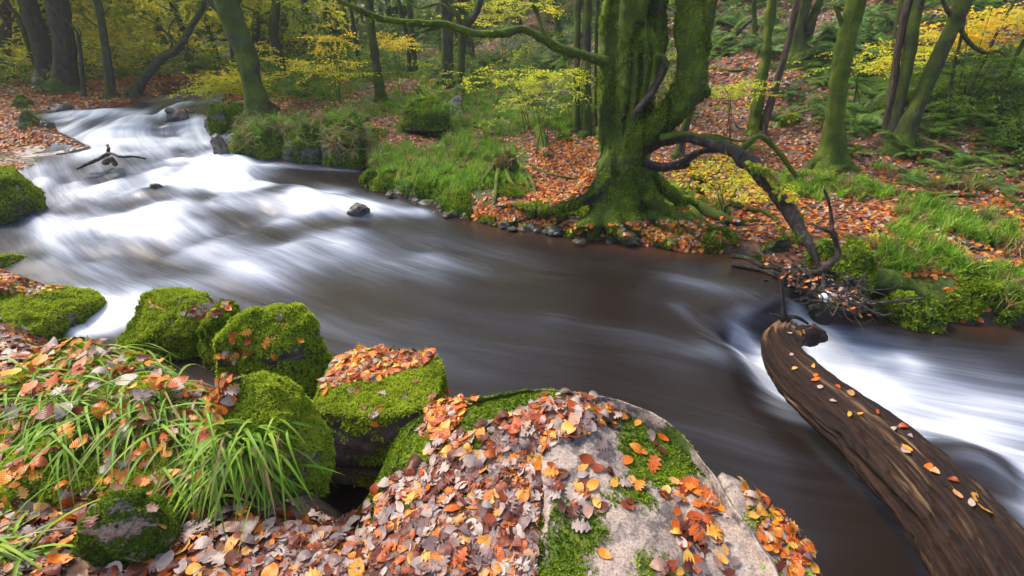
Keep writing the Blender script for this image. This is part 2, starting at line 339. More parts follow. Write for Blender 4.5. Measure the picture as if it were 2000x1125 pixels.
# ------------------------------------------------------------------ water: a sheet laid along the lines of flow
LAT = [
 [(640,146,.95),(520,178,.9),(480,212,.75),(480,250,.58),(500,295,.38),(640,310,.25),(780,345,.12),(960,400,.03),(1150,440,0),(1350,465,0),(1500,500,0),(1570,545,0),(1650,570,-.26),(1850,590,-.35),(2200,600,-.38),(2900,640,-.4)],
 [(500,150,.95),(425,186,.88),(400,225,.75),(400,255,.55),(430,300,.35),(560,340,.22),(720,385,.1),(900,440,.02),(1080,490,0),(1250,515,0),(1400,545,0),(1500,590,0),(1580,618,-.26),(1780,660,-.36),(2100,700,-.38),(2700,760,-.4)],
 [(450,150,.95),(375,192,.88),(320,230,.75),(310,262,.53),(360,310,.31),(480,365,.2),(640,420,.09),(820,480,.01),(1000,530,0),(1170,555,0),(1310,585,0),(1400,632,0),(1500,690,-.29),(1720,730,-.37),(2060,790,-.38),(2600,880,-.4)],
 [(410,150,.95),(330,196,.87),(240,235,.73),(200,270,.50),(250,330,.28),(380,400,.17),(520,460,.07),(700,530,.01),(880,590,0),(1070,620,0),(1250,650,0),(1410,700,0),(1540,775,-.29),(1760,810,-.37),(2060,880,-.38),(2600,1000,-.4)],
 [(380,150,.95),(270,200,.86),(170,240,.70),(100,285,.46),(130,360,.24),(240,440,.13),(380,510,.05),(560,590,0),(760,660,0),(970,700,0),(1170,730,0),(1360,780,0),(1560,845,0),(1780,872,-.29),(2060,960,-.38),(2500,1120,-.4)],
 [(350,150,.95),(200,206,.85),(80,245,.68),(0,300,.40),(20,390,.2),(100,480,.1),(230,560,.03),(420,650,0),(640,740,0),(880,800,0),(1130,850,0),(1350,900,0),(1570,960,0),(1850,1000,0),(2060,1090,-.27),(2400,1280,-.4)],
 [(320,150,.95),(60,215,.83),(-80,262,.62),(-140,330,.38),(-120,430,.18),(-40,520,.08),(50,600,0),(240,730,0),(560,880,0),(860,960,0),(1100,1050,0),(1350,1150,0),(1600,1250,0),(1850,1320,0),(2050,1400,0),(2300,1560,-.2)]]
LW = np.array([[list(P(*c)) for c in row] for row in LAT])          # 7 x 16 x 3
nu, nv = 1150, 330
us = np.concatenate([np.linspace(0, 15, nu)])
tmp = np.array([catmull(r_, nu) for r_ in LW])                       # 7 x nu x 3
W3 = np.stack([catmull(tmp[:, i], nv) for i in range(nu)])           # nu x nv x 3
WX, WY, WZ = W3[..., 0].ravel(), W3[..., 1].ravel(), W3[..., 2].ravel()
UU, VV = np.meshgrid(np.linspace(0, 15, nu), np.linspace(0, 6, nv), indexing='ij'); UU = UU.ravel(); VV = VV.ravel()
mid = W3[:, nv // 2]; Ls = np.concatenate([[0], np.cumsum(np.linalg.norm(np.diff(mid[:, :2], axis=0), axis=1))])
S_ = np.repeat(Ls, nv)
wid = np.linalg.norm(W3[:, -1, :2] - W3[:, 0, :2], axis=1); T_ = VV / 6 * 4.2
# white water, and one faint stroke painting the highlight on the chute: strokes (points, half-width m, strength)
FO = [([(1462,690,-.26),(1490,715,-.28),(1520,745,-.3)],.22,1.3),([(1600,650,-.28),(1640,690,-.33),(1700,740,-.35)],.24,.8),([(60,400,.2),(220,470,.1),(420,500,.06),(620,500,.02),(800,500,.0)],.75,.26),([(150,500,.08),(330,560,.02),(520,590,0)],.6,.12),([(120,232,.72),(250,228,.72),(400,232,.74)],.45,.75),([(130,255,.62),(260,255,.62),(400,262,.55)],.6,.95),([(180,285,.48),(300,300,.42)],.6,.7),([(400,300,.38),(460,318,.32)],.25,1.0),
      ([(60,335,.34),(200,350,.26),(420,330,.3)],.8,.7),([(110,380,.22),(300,360,.24),(430,350,.26)],.5,.7),([(420,345,.27),(480,365,.22),(640,372,.15)],.3,.9),([(330,400,.18),(480,395,.17),(620,400,.12),(720,400,.1)],.4,.7),
      ([(250,440,.12),(380,450,.1),(500,430,.12),(600,420,.08)],.34,.6),([(330,500,.05),(500,480,.06),(640,470,.05)],.35,.3),([(160,430,.15),(200,520,.06)],.5,.35),([(300,560,.02),(500,540,.02),(700,520,0),(1000,520,0)],.4,.15),
      ([(650,450,.05),(800,470,.01),(960,495,0)],.22,.18),([(480,320,.3),(600,322,.26),(690,330,.2)],.14,.45),([(700,420,.06),(820,418,.04)],.22,.5),
      ([(430,195,.87),(380,205,.82),(300,222,.76)],.5,.5),([(450,180,.9),(300,196,.86)],.9,.35),
      ([(70,640,0),(130,610,0),(200,625,0)],.30,1.4),([(1330,600,0),(1370,640,0),(1400,690,0)],.14,.22),([(1438,700,-.2),(1470,735,-.27),(1500,748,-.29)],.11,1.1),([(1585,640,-.27),(1605,670,-.31),(1650,720,-.34)],.2,1.0),([(1330,545,0),(1450,575,0)],.22,.22),([(1100,620,0),(1200,650,0),(1330,690,0)],.25,.16),([(650,650,0),(900,740,0),(1300,820,0),(1500,900,0)],.35,.10),([(200,580,0),(600,640,0),(1000,660,0)],.45,.12),
      ([(1500,735,-.28),(1560,770,-.32),(1700,830,-.34),(1850,870,-.34),(1960,930,-.35),(2050,1010,-.36)],.30,.95),([(1620,740,-.34),(1800,770,-.36),(2000,800,-.37),(2250,850,-.38)],.45,.72),([(1600,640,-.3),(1650,680,-.33),(1760,700,-.36)],.22,.8),([(1640,640,-.3),(1700,660,-.34),(1900,700,-.36)],.28,.3),
      ([(1950,880,-.36),(2100,950,-.38),(2400,1000,-.4)],.5,.6)]
foam = np.full(len(WX), .035)
for pts, hw, st in FO:
    q = np.array([P(*c)[:] for c in pts]); d2 = np.full(len(WX), 1e9)
    for i in range(len(q) - 1):
        a, b = q[i, :2], q[i + 1, :2]; ab = b - a; t = np.clip(((WX - a[0]) * ab[0] + (WY - a[1]) * ab[1]) / ab.dot(ab), 0, 1)
        d2 = np.minimum(d2, (WX - a[0] - t * ab[0]) ** 2 + (WY - a[1] - t * ab[1]) ** 2)
    foam = foam + st * np.exp(-d2 / hw ** 2) * (1 - np.clip(foam, 0, 1) * .6)
foam = np.clip(foam, 0, 1)
raw = foam.copy(); turb = smooth(foam * 1.2) * (1 - smooth((UU - 11) / 2) * .5)
fl = np.stack([S_ * .9, T_ * 1.5, 0 * S_], -1)
hum = vnoise(fl * 1.05, 40) * .6 + vnoise(fl * np.array([2.6, 2.2, 1]), 41) * .4
stk = fbm(np.stack([S_ * .8, T_ * 9, 0 * S_], -1), 4, 44)
WZ2 = WZ + turb * (.10 * hum + .006 * stk) + .003 * stk + .012 * hum
foam = np.clip(foam * .86 + (hum * .46 - .08) * turb + stk * .05 * smooth(foam * 3), 0, 1)
# bow-humps over sunk stones
for (a, b, z, r_, hgt, fo) in [(300,368,.24,.22,.10,-.25),(560,372,.19,.35,.08,-.45),(1895,905,-.3,.26,.16,-.75),(600,395,.13,.4,.07,0),(235,300,.45,.3,.08,0),(470,330,.3,.35,.10,.2),(380,330,.3,.4,.12,.2)]:
    q = P(a, b, z); e = np.exp(-((WX - q.x) ** 2 + (WY - q.y) ** 2) / r_ ** 2); WZ2 += hgt * e; foam = np.clip(foam + fo * e, 0, 1)
foam = np.maximum(foam, np.clip(raw * .42 - .02, 0, .34) * (1 + .3 * stk)); dF, _, _ = near(WX[::7], WY[::7], FBD)  # foam floor spreads the painted sky blue through the rapids
shal = np.interp(np.arange(len(WX)), np.arange(0, len(WX), 7), np.exp(-(dF / .22) ** 2))
shal = shal * smooth((UU - 5.5) / 2) * (.5 + .5 * vnoise(np.stack([WX, WY, 0 * WX], -1) * 2.2, 60))
extra = P(1480, 505, 0); shal = np.clip(shal + .6 * np.exp(-((WX - extra.x) ** 2 + (WY - extra.y) ** 2) / .3 ** 2), 0, 1) * (1 - np.clip(foam * 1.5, 0, 1))
water = obj('river_water', np.stack([WX, WY, WZ2], -1), grid_faces(nu, nv), M['water'], None, {'foam': foam, 'shallow': shal, 'flow': np.stack([S_, T_, 0 * S_], -1)})
tag(water, 'dark peaty stream breaking into smooth white rapids', kind='structure')

# ------------------------------------------------------------------ ray casting on what is built so far
class Caster:
    def __init__(s): s.v = []; s.f = []; s.n = 0; s.t = None
    def add(s, v, f): s.v.append(np.asarray(v, float)); s.f.append(np.asarray(f) + s.n); s.n += len(v); s.t = None
    def tree(s):
        if s.t is None: s.t = BVHTree.FromPolygons(np.vstack(s.v).tolist(), np.vstack(s.f).tolist())
        return s.t
    def cam(s, px, py):
        d = ray(px, py).normalized(); h = s.tree().ray_cast(Vector((0, 0, CAM_H)), d); return h
    def down(s, x, y, top=30): return s.tree().ray_cast(Vector((x, y, top)), Vector((0, 0, -1)))
GC = Caster(); GC.add(np.stack([gx, gy, gz], -1), grid_faces(na, nr)[:, ::-1])
def gpt(px, py, dflt=.6):
    h = GC.cam(px, py); return h[0] if h[0] is not None else P(px, py, dflt)
ALL = Caster(); ALL.v = list(GC.v); ALL.f = list(GC.f); ALL.n = GC.n

# ------------------------------------------------------------------ stones
def finish_stone(name, V, F, mat, label, cat='boulder', group=None, moss=.5, facing=None, seed=0, big=.06, fine=.012, spots=None, cast=True, post=None):
    if post: V = post(V)
    if ((V - V.mean(0)) * vnormals(V, F)).sum(1).mean() < 0: F = F[:, ::-1]
    nrm = vnormals(V, F); sz = np.ptp(V, axis=0).max()
    d = big * sz * fbm(V * (1.6 / sz) * 1.5, 3, seed) * 1.6 + fine * (fbm(V * 14, 5, seed + 5, .6) * 2 + 1.5 * min(1, max(0, moss)) * vnoise(V * 17, seed + 8))
    ridge = -np.abs(vnoise(V * (2.2 / sz), seed + 9)) * .05 * sz
    V = V + nrm * (d + ridge)[:, None]; nrm = vnormals(V, F)
    ms = moss + .35 * (nrm[:, 2] - .3) + .42 * fbm(V * 2.4, 4, seed + 3) + .34 * fbm(V * 7.5, 3, seed + 6)
    for s_ in spots or []:
        q = np.array(s_[0][:]); ms += s_[2] * np.exp(-((V - q) ** 2).sum(1) / s_[1] ** 2)
    ms = np.clip(ms, 0, 1)
    o = obj(name, V, F, mat, None, {'moss': ms}); tag(o, label, cat, group)
    if cast: ALL.add(V, F)
    return o, V, F, nrm, ms
def crack(V):
    a_, b_ = P(1065,862,.74), P(1048,1130,.70); xs = a_.x + (b_.x - a_.x) * np.clip((V[:, 1] - a_.y) / (b_.y - a_.y), 0, 1.5) + .012 * vnoise(V * 9, 3)
    V = V.copy(); m_ = smooth((a_.y + .05 - V[:, 1]) / .1) * (V[:, 2] > .4); V[:, 2] -= .045 * m_ * smooth((xs - V[:, 0]) / .02 + .5) + .02 * m_ * np.exp(-((V[:, 0] - xs) / .012) ** 2); return V
def rim_stone(name, rim, zb, mat, label, e=.45, bulge=.06, flare=.12, res=(70, 160), lean=None, **k):
    W = np.array([list(P(*c)) for c in rim]); Wc = np.vstack([W, W[:1]]); n = res[1]
    r_ = catmull(np.vstack([Wc]), n + 1)[:-1]; c = r_.mean(0); t = np.linspace(0, 1, res[0])
    s_ = np.sin(t * math.pi / 2) ** .8; hh = np.clip(1 - np.maximum(0, (t - .55) / .45) ** 2.0, 0, 1); sc_ = np.where(t < .62, t / .62 * .97, .97 + .03 * np.sin((t - .62) / .38 * math.pi / 2) + flare * ((t - .62) / .38))
    top = c[2] + (r_[:, 2] - c[2])
    V = []
    for si, ti in zip(sc_, t):
        if lean and ti > .62: u_ = (r_[:, :2] - c[:2]) @ np.array(lean[:2]); u_ = u_ / np.abs(u_).max(); si = .985 + lean[2] * np.clip(u_ + .15, -.12, 1) * (ti - .62) / .38
        f = np.minimum(1, si / .97); zt = c[2] * (1 - f) + top * f + bulge * (1 - f ** 2)
        g = 0 if ti < .62 else ((ti - .62) / .38); g = g ** 1.5
        V.append(np.stack([c[0] + (r_[:, 0] - c[0]) * si, c[1] + (r_[:, 1] - c[1]) * si, (zt * (1 - g) + zb * g) * np.ones(n)], -1))
    V = np.vstack(V); return finish_stone(name, V, grid_faces(res[0], n, True), mat, label, **k)
def stone(name, xl, xr, yb, zb, yt, mat, label, k=.85, e1=.75, e2=.85, res=(44, 72), sink=.12, rot=0.0, skew=0.0, yside=None, ncut=6, **kw):
    ym = yb if yside is None else yside
    a = P((xl + xr) / 2, yb, zb); rx = (P(xr, ym, zb) - P(xl, ym, zb)).length / 2; ry = rx * k; c = a + Vector((a.x, a.y, 0)).normalized() * ry * .96
    l = P(xl, ym, zb); r2 = P(xr, ym, zb)
    zt = PY((xl + xr) / 2, yt, c.y - ry * .05).z; hgt = max(.04, zt - zb)
    ph = np.linspace(0, 1, res[0]) * (math.pi / 2 * 1.12); th = np.arange(res[1]) / res[1] * 2 * math.pi
    PH, TH = np.meshgrid(ph, th, indexing='ij')
    spw = lambda x, p: np.sign(x) * np.abs(x) ** p
    rr = spw(np.sin(np.minimum(PH, math.pi / 2)), e1) * np.where(PH > math.pi / 2, 1.02, 1)
    X = rr * spw(np.cos(TH), e2) * rx; Y = rr * spw(np.sin(TH), e2) * ry
    hz = spw(np.cos(PH), e1); Z = np.where(PH < math.pi / 2, hz * hgt, -sink * (PH - math.pi / 2) / .19)
    X = X + skew * rx * np.clip(Z / hgt, 0, 1)
    cr, sr = math.cos(rot), math.sin(rot)
    V = np.stack([c.x + X * cr - Y * sr, c.y + X * sr + Y * cr, zb + Z], -1).reshape(-1, 3)
    rc = random.Random(kw.get('seed', 1) * 7 + 1)          # broken faces
    for q_ in range(ncut):
        az_ = rc.uniform(0, 6.28) if q_ else -1.3 + rc.uniform(-.5, .5); el_ = rc.uniform(-.1, 1.0); nv_ = np.array([math.cos(az_) * math.cos(el_), math.sin(az_) * math.cos(el_), math.sin(el_)]); dt = V @ nv_; hq = np.quantile(dt, rc.uniform(.70, .88)); V = V - np.clip(dt - hq, 0, None)[:, None] * nv_ * .88
    for _ in range(5):                 # size the stone to the measured width and height
        k2 = V[:, 2] > zb - .02; q = V[k2]; dz = q[:, 2] - CAM_H; dp = q[:, 1] * CP - dz * SP; X_ = 1000 + FOC * q[:, 0] / dp; Y_ = 562.5 - FOC * (q[:, 1] * SP + dz * CP) / dp
        f = (xr - xl) / (X_.max() - X_.min()); cx = V[:, 0].mean(); D_ = np.median(dp)
        V[:, 0] = cx + (V[:, 0] - cx) * f + ((xl + xr) / 2 - (X_.max() + X_.min()) / 2) / FOC * D_; g_ = max(.25, (yb - yt + 1) / max(3, yb - Y_.min())); V[:, 2] = zb + (V[:, 2] - zb) * np.clip(g_, .6, 1.5)
    return finish_stone(name, V, grid_faces(res[0], res[1], True), mat, label, **kw)
ST = {}
gspots = [(P(1290,880,.72),.13,.45),(P(1330,860,.7),.12,.4),(P(1110,1060,.7),.15,.5),(P(1250,960,.7),.08,.15),(P(940,790,.7),.22,.7),(P(760,860,.6),.4,1.0),(P(1200,770,.7),.10,.5),(P(1090,745,.74),.12,.25),
          (P(1150,870,.7),.14,-.5),(P(1060,900,.7),.10,-.4),(P(1430,1040,.65),.14,-.6),(P(1380,920,.68),.10,-.3),(P(1240,1030,.68),.06,-.3)]
ST['granite'] = rim_stone('granite_boulder', [(700,1000,.60),(735,905,.62),(800,805,.66),(870,760,.72),(960,745,.76),(1060,745,.78),(1160,758,.77),(1240,772,.76),(1325,808,.74),(1390,872,.70),(1440,945,.67),(1500,1040,.64),(1545,1150,.60),(1480,1280,.56),(1250,1370,.55),(950,1330,.55),(760,1160,.56)],
    -.15, M['granite'], 'big pale granite boulder with moss patches and scattered leaves, front centre', moss=.17, seed=4, big=.032, fine=.007, post=crack, spots=gspots, res=(120, 300), bulge=.05, lean=(-.95, .3, .40))
ST['ledge'] = rim_stone('ledge_rock', [(1410,925,.42),(1500,985,.36),(1570,1060,.32),(1610,1140,.30),(1600,1300,.22),(1400,1350,.22),(1340,1150,.25),(1360,1000,.28)], -.25, M['granite'],
    'low leaf strewn rock shelf at the water edge beside the granite boulder', moss=.12, seed=14, big=.03, fine=.006, res=(60, 140), bulge=.02)
ST['b1'] = stone('mossy_boulder', 232, 455, 690, .02, 563, M['rock'], 'rounded bright green mossy boulder with orange leaves on its crown, left of centre', k=.6, e1=.62, moss=.66, seed=21, big=.03, res=(70, 120), yside=660)
ST['b1b'] = stone('mossy_boulder', 385, 495, 715, .02, 588, M['rock'], 'small dark mossy boulder wedged behind the tall pointed one', k=.8, e1=.6, moss=.7, seed=22, big=.03, res=(50, 80), yside=660)
ST['b2'] = stone('mossy_boulder', 415, 668, 800, .12, 590, M['rock'], 'tall bright green mossy boulder with a bare grey patch at its right shoulder', k=.65, e1=.72, e2=.7, moss=.70, seed=33, big=.04, skew=-.10, rot=.25, res=(80, 130), yside=720, spots=[(PY(645,645,2.75),.07,-.9)])
ST['b3'] = rim_stone('mossy_boulder', [(590,800,.34),(640,720,.38),(680,684,.42),(760,674,.43),(845,688,.42),(866,730,.38),(840,790,.36),(740,815,.34)], -.15, M['rock'], 'flat topped mossy boulder thickly covered with orange leaves by the water', moss=.6, seed=41, big=.03, fine=.01, res=(80, 160), bulge=.02, flare=.05)
ST['b4'] = stone('mossy_boulder', 405, 652, 985, .46, 724, M['granite'], 'sloping mossy boulder with pale lichen at its top beside the grass tussock', k=.9, e1=.9, moss=.55, seed=52, big=.03, res=(80, 120), skew=-.12, yside=900, spots=[(P(475,765,.72),.07,-1.0),(P(440,810,.7),.07,-.8)])
ST['b5'] = stone('mossy_rock', 140, 345, 1095, .52, 962, M['granite'], 'dark angular rock with a pale upper edge among leaves at bottom left', k=.8, e1=.95, moss=.62, seed=61, big=.05, res=(60, 100), yside=1050)
ST['mound'] = rim_stone('mossy_mound', [(-60,900,.60),(-40,740,.66),(60,660,.70),(150,640,.74),(240,665,.70),(330,710,.66),(390,770,.62),(430,850,.58),(400,950,.56),(250,960,.56),(80,950,.56)], .2, M['rock'], 'broad mossy mound crowned with leaves and long grass at left', moss=.6, seed=71, big=.04, fine=.01, res=(70, 160), bulge=.05, flare=.2)
ST['bl3'] = rim_stone('mossy_boulder', [(-200,640,.3),(-150,560,.34),(0,548,.30),(60,566,.26),(120,560,.20),(185,562,.14),(195,578,.12),(120,615,.14),(60,645,.16),(0,690,.2)], -.15, M['rock'], 'low mossy boulder with a leaf filled hollow beside the white spill at left', moss=.7, seed=81, big=.03, res=(60, 140), bulge=.06, flare=.05)
ST['bl3b'] = stone('mossy_boulder', -160, 75, 670, .1, 553, M['rock'], 'dark mossy boulder cut by the left edge above the mound', k=.8, moss=.7, seed=82, big=.05, yside=640)
ST['bl1'] = stone('mossy_boulder', -170, 104, 452, .10, 318, M['rock_dim'], 'large dark green mossy boulder standing in the stream at the left edge', k=.9, e1=.55, moss=.6, seed=91, big=.05, res=(70, 120), yside=420)
ST['bl1c'] = stone('mossy_rock', -120, 48, 484, .06, 460, M['rock_dim'], 'flat mossy stone below the large boulder at the left edge', k=.6, moss=.55, seed=92, yside=474)
ST['bl2'] = stone('mossy_rock', -110, 62, 545, .05, 496, M['rock'], 'small bright mossy rock at the left edge above the leaf hollow', k=.8, moss=.75, seed=93, yside=535)
ST['slab'] = rim_stone('rock_slab', [(-150,300,.50),(-120,245,.62),(0,243,.62),(80,254,.60),(165,270,.56),(172,280,.52),(120,290,.49),(0,300,.46)], .2, M['granite'], 'flat wet leaf strewn slab reaching into the rapids from the left edge', moss=-.1, seed=95, big=.015, fine=.008, res=(50, 140), bulge=.0, flare=.02)
ST['slab2'] = rim_stone('rock_slab', [(-150,345,.34),(-100,302,.44),(0,300,.43),(60,306,.40),(85,325,.34),(30,345,.30)], .1, M['rock'], 'low wet slab with a few leaves below the larger slab', moss=.0, seed=96, big=.02, res=(40, 100), bulge=.0)
S = [
 ('mossy_rock', 38, 88, 258, .64, 220, 'rock_dim', 'grass topped mossy rock at the head of the left slab', .9, .55),
 ('wet_rock', 78, 114, 258, .62, 232, 'rock', 'dark wet rock at the end of the mossy one by the upper fall', .8, .1),
 ('mossy_rock', 22, 70, 212, .80, 186, 'rock_dim', 'mossy stone at the left end of the leafy islet', .8, .5),
 ('river_boulder', 322, 372, 244, .64, 214, 'rock', 'dark boulder parting the upper fall in midstream', .8, .15),
 ('river_boulder', 352, 388, 224, .74, 212, 'rock', 'flat stone with orange leaves behind the midstream boulder', .8, .1),
 ('river_rock', 338, 366, 198, .86, 186, 'rock', 'small dark rock in the far white riffle', .8, .0),
 ('mossy_rock', 90, 155, 222, .78, 206, 'rock_dim', 'low grey rock at the front of the leafy islet', .5, .2),
 ('mossy_rock', 290, 322, 206, .82, 196, 'rock_dim', 'small mossy rock at the right tip of the islet', .8, .6),
 ('mossy_boulder', 405, 452, 256, .58, 205, 'rock_dim', 'mossy boulder at the foot of the leaning streamside beech', .9, .7),
 ('river_rock', 398, 425, 250, .6, 232, 'rock', 'dark wet rock in the fall below the leaning beech', .8, .1),
 ('bank_rock', 412, 450, 306, .36, 262, 'rock', 'pale grey bare rock face at the bend under hanging grass', .8, -.2),
 ('bank_boulder', 448, 560, 308, .32, 250, 'rock_dim', 'long mossy bank boulder under a fringe of hanging grass', .7, .5),
 ('bank_boulder', 545, 640, 314, .27, 240, 'rock_dim', 'dark undercut bank boulder beside the hanging grass', .7, .4),
 ('bank_boulder', 500, 600, 300, .34, 236, 'rock_dim', 'mossy block bridging the two grassy bank boulders', .8, .6),
 ('bank_boulder', 600, 680, 306, .32, 236, 'rock_dim', 'mossy block beside the tall draped bank boulder', .8, .6),
 ('mossy_rock', 585, 628, 314, .26, 274, 'rock', 'bright green mossy stone tucked under the bank', .8, .95),
 ('mossy_rock', 524, 562, 308, .30, 288, 'rock', 'low green stone with leaves at the foot of the bank', .8, .9),
 ('bank_boulder', 628, 722, 322, .25, 228, 'rock_dim', 'tall mossy bank boulder draped with brown grass', .8, .55),
 ('mossy_rock', 705, 745, 366, .12, 334, 'rock_dim', 'rounded dark green stone at the water below the grassy bank', .8, .85),
 ('mossy_rock', 722, 800, 376, .10, 342, 'rock_dim', 'long mossy stone with leaves at the water edge', .6, .8),
 ('mossy_rock', 815, 870, 390, .06, 352, 'rock_dim', 'mossy hump at the water edge beside a dark twig', .7, .85),
 ('river_rock', 676, 726, 426, .08, 397, 'rock_dim', 'small mossy rock splitting the current in midstream', .9, .28),
 ('river_rock', 800, 832, 400, .04, 388, 'rock', 'pale rounded cobble in the shallows near the bank', .8, -.3),
 ('river_rock', 288, 322, 374, .22, 358, 'rock', 'dark rock just breaking the white rapids', .8, .0),
 ('mossy_boulder', 782, 880, 242, .78, 190, 'rock_dim', 'mossy boulder with a grassy cap on the far bank', .8, .6),
 ('bank_rock', 866, 905, 226, .86, 190, 'granite', 'pale mottled rock leaning on the mossy boulder', .9, -.2),
 ('mossy_rock', 1370, 1420, 492, .0, 456, 'rock', 'squarish bright mossy stone at the foot of the beech roots', .8, .9),
 ('mossy_rock', 1330, 1375, 490, .0, 470, 'rock_dim', 'low mossy stone left of the squarish one', .8, .8),
 ('mossy_rock', 1478, 1548, 516, .0, 462, 'rock_dim', 'dark mossy stone behind the driftwood', .8, .6),
 ('mossy_boulder', 1555, 1640, 545, .0, 470, 'rock_dim', 'dark mossy bank boulder behind the bare upright branch', .9, .7),
 ('mossy_boulder', 1610, 1710, 570, -.1, 470, 'rock_dim', 'mossy bank hump above the driftwood pile', .8, .75),
 ('mossy_boulder', 1690, 1800, 640, -.36, 570, 'rock_dim', 'broad dark boulder below the weir beside the driftwood', .9, .85),
 ('mossy_boulder', 1775, 1850, 645, -.36, 588, 'rock_dim', 'boulder with a tray of orange leaves below the weir', .8, .7),
 ('mossy_boulder', 1842, 1908, 622, -.36, 568, 'rock_dim', 'mossy square boulder at the right bank', .8, .75),
 ('mossy_boulder', 1908, 1998, 632, -.36, 582, 'rock_dim', 'wide mossy boulder at the right edge of the stream', .8, .75),
 ('mossy_rock', 1885, 1945, 580, -.2, 552, 'rock_dim', 'low mossy stone in the leaves above the right bank', .8, .7),
 ('mossy_rock', 1085, 1112, 278, .5, 260, 'rock_dim', 'little mossy hump in the leaves left of the big beech', .9, .7),
 ('mossy_rock', 1520, 1570, 250, 1.0, 222, 'rock_dim', 'mossy stone on the slope below the twin trunk', .8, .7),
 ('mossy_rock', 1500, 1560, 70, 3.2, 45, 'rock_dim', 'mossy stone high on the slope left of the dark trunk', .8, .7),
 ('mossy_rock', 1585, 1650, 95, 3.0, 60, 'rock_dim', 'mossy stone on the slope right of the dark trunk', .8, .7),
 ('mossy_rock', 920, 965, 150, 1.4, 122, 'rock_dim', 'dark stone among ferns behind the pale trunk', .8, .5),
 ('mossy_rock', 1700, 1735, 225, 1.3, 205, 'rock_dim', 'round mossy stone between the mossy trunk and the leaning pair', .8, .8),
 ('pale_rock', 60, 92, 168, 1.0, 138, 'granite', 'pale pointed boulder behind the triple trunk at left', .8, -.4),
 ('mossy_rock', 2, 26, 165, 1.0, 140, 'rock_dim', 'mossy rock on the far left slope', .8, .5),
]
for i, (nm, a, b, yb, zb, yt, mt, lb, k_, mo) in enumerate(S):
    if zb > .5 and yb < 240 or zb in (.5, 1.0, 1.3, 1.4, 3.0, 3.2, -.2): zb = gpt((a + b) / 2, yb, zb).z if yb < 600 and nm != 'river_boulder' and nm != 'river_rock' else zb
    ST[i] = stone(nm, a, b, yb, zb, yt, M[mt], lb, k=k_, moss=mo, seed=100 + i, big=.07, e1=.6, res=(40, 64), cat='rock' if 'rock' in nm else 'boulder')
# ------------------------------------------------------------------ trees
TREES = []
def trunk_pts(px, Y0, dY=0.0):         # px: [(x, y, width px)...] from base upwards, on an upright plane through the base
    out = []
    for k, (a, b, wd) in enumerate(px):
        p = PY(a, b, Y0 + dY * k); out.append((p, wd / 2 / FOC * depth(p)))
    return out
def extend(pr, top, taper=.55):
    (a, ra), (b, rb) = pr[-2], pr[-1]; d = (b - a).normalized(); d = (d + Vector((0, 0, .8))).normalized()
    L = max(0, top - b.z); n = 3
    for k in range(1, n + 1):
        q = b + d * (L * k / n) + Vector((random.uniform(-.15, .15), random.uniform(-.1, .1), 0)); pr.append((q, rb * (1 - (1 - taper) * k / n)))
    return pr
def make_tree(name, px, label, mat='bark_mossy', top=8, flare=1.7, base=None, group=None, limbs=(), rough=.12, roots=4, cat='tree', seg=18, crown=True, seed=None):
    seed = seed if seed is not None else len(TREES) + 3
    g = gpt(*px[0][:2]) if base is None else base
    pr = trunk_pts(px, g.y); g2 = pr[0][0]
    r0 = pr[0][1]
    low = g2 - Vector((0, 0, .18)); nx = pr[1][0] - pr[0][0]
    pts = [(low, r0 * flare * 1.1), (g2, r0 * flare), (g2 + nx * .10 * min(1, 1.2 / max(.1, nx.length)), r0 * 1.15)] + [(p, r) for p, r in pr[1:]]
    pts = extend(pts, top)
    t = empty(name, (g2.x, g2.y, g2.z), label, cat, group)
    n = max(24, int(sum((pts[i + 1][0] - pts[i][0]).length for i in range(len(pts) - 1)) / max(.05, r0 * .5)))
    V, F = tube([p for p, r in pts], [r for p, r in pts], seg, min(n, 110), rough=rough, freq=2.2 / max(.08, r0) * .35, flute=.18, seed=seed)
    obj('trunk', V, F, M[mat], t); ALL.add(V, F)
    for k in range(roots):
        a = k / max(1, roots) * 6.28 + random.random(); L = r0 * random.uniform(1.0, 2.2); q = []
        for s_ in (0, .4, .75, 1):
            x = g2.x + math.cos(a + s_ * .3) * (r0 * .7 + L * s_); y = g2.y + math.sin(a + s_ * .3) * (r0 * .7 + L * s_)
            h = GC.down(x, y)[0]; z = h.z if h else g2.z; q.append((x, y, max(z, g2.z - .25) + r0 * (.8 * (1 - s_) ** 2 - .03)))
        V, F = tube(q, [r0 * .55, r0 * .38, r0 * .22, r0 * .08], 8, 12, rough=.15, freq=6, seed=seed + k); obj('root', V, F, M[mat], t)
    tops = []
    for lb in limbs:                   # [(px,py,w)...] measured limbs in view
        q = trunk_pts(lb, g.y, 0); V, F = tube([p for p, r in q], [r for p, r in q], 10, max(16, len(q) * 6), rough=.2, freq=7, seed=seed + 31); obj('branch', V, F, M[mat], t); ALL.add(V, F)
    e = pts[-1][0]; er = pts[-1][1]
    for k in range(4 if crown else 0):              # limbs above the frame
        a = random.uniform(0, 6.28); st_ = pts[-2][0].lerp(e, random.uniform(0, .9)); L = random.uniform(1.2, 2.4)
        q = [st_, st_ + Vector((math.cos(a), math.sin(a), .5)) * L * .5, st_ + Vector((math.cos(a + .3), math.sin(a + .3), .75)) * L]
        V, F = tube(q, [er * .6, er * .4, er * .15], 8, 10, rough=.1, seed=k); obj('branch', V, F, M[mat], t); tops.append(q[-1])
    TREES.append((t, pts, tops, r0)); return t, pts
HZ = 'trees along the stream and the far bank'
T = make_tree
T('slender_tree', [(12,152,22),(10,70,20),(6,0,18)], 'grey trunk cut by the left edge of the picture', 'bark', seg=14)
T('slender_tree', [(52,140,24),(32,60,20),(16,0,18)], 'grey leaning trunk second from the left edge', 'bark')
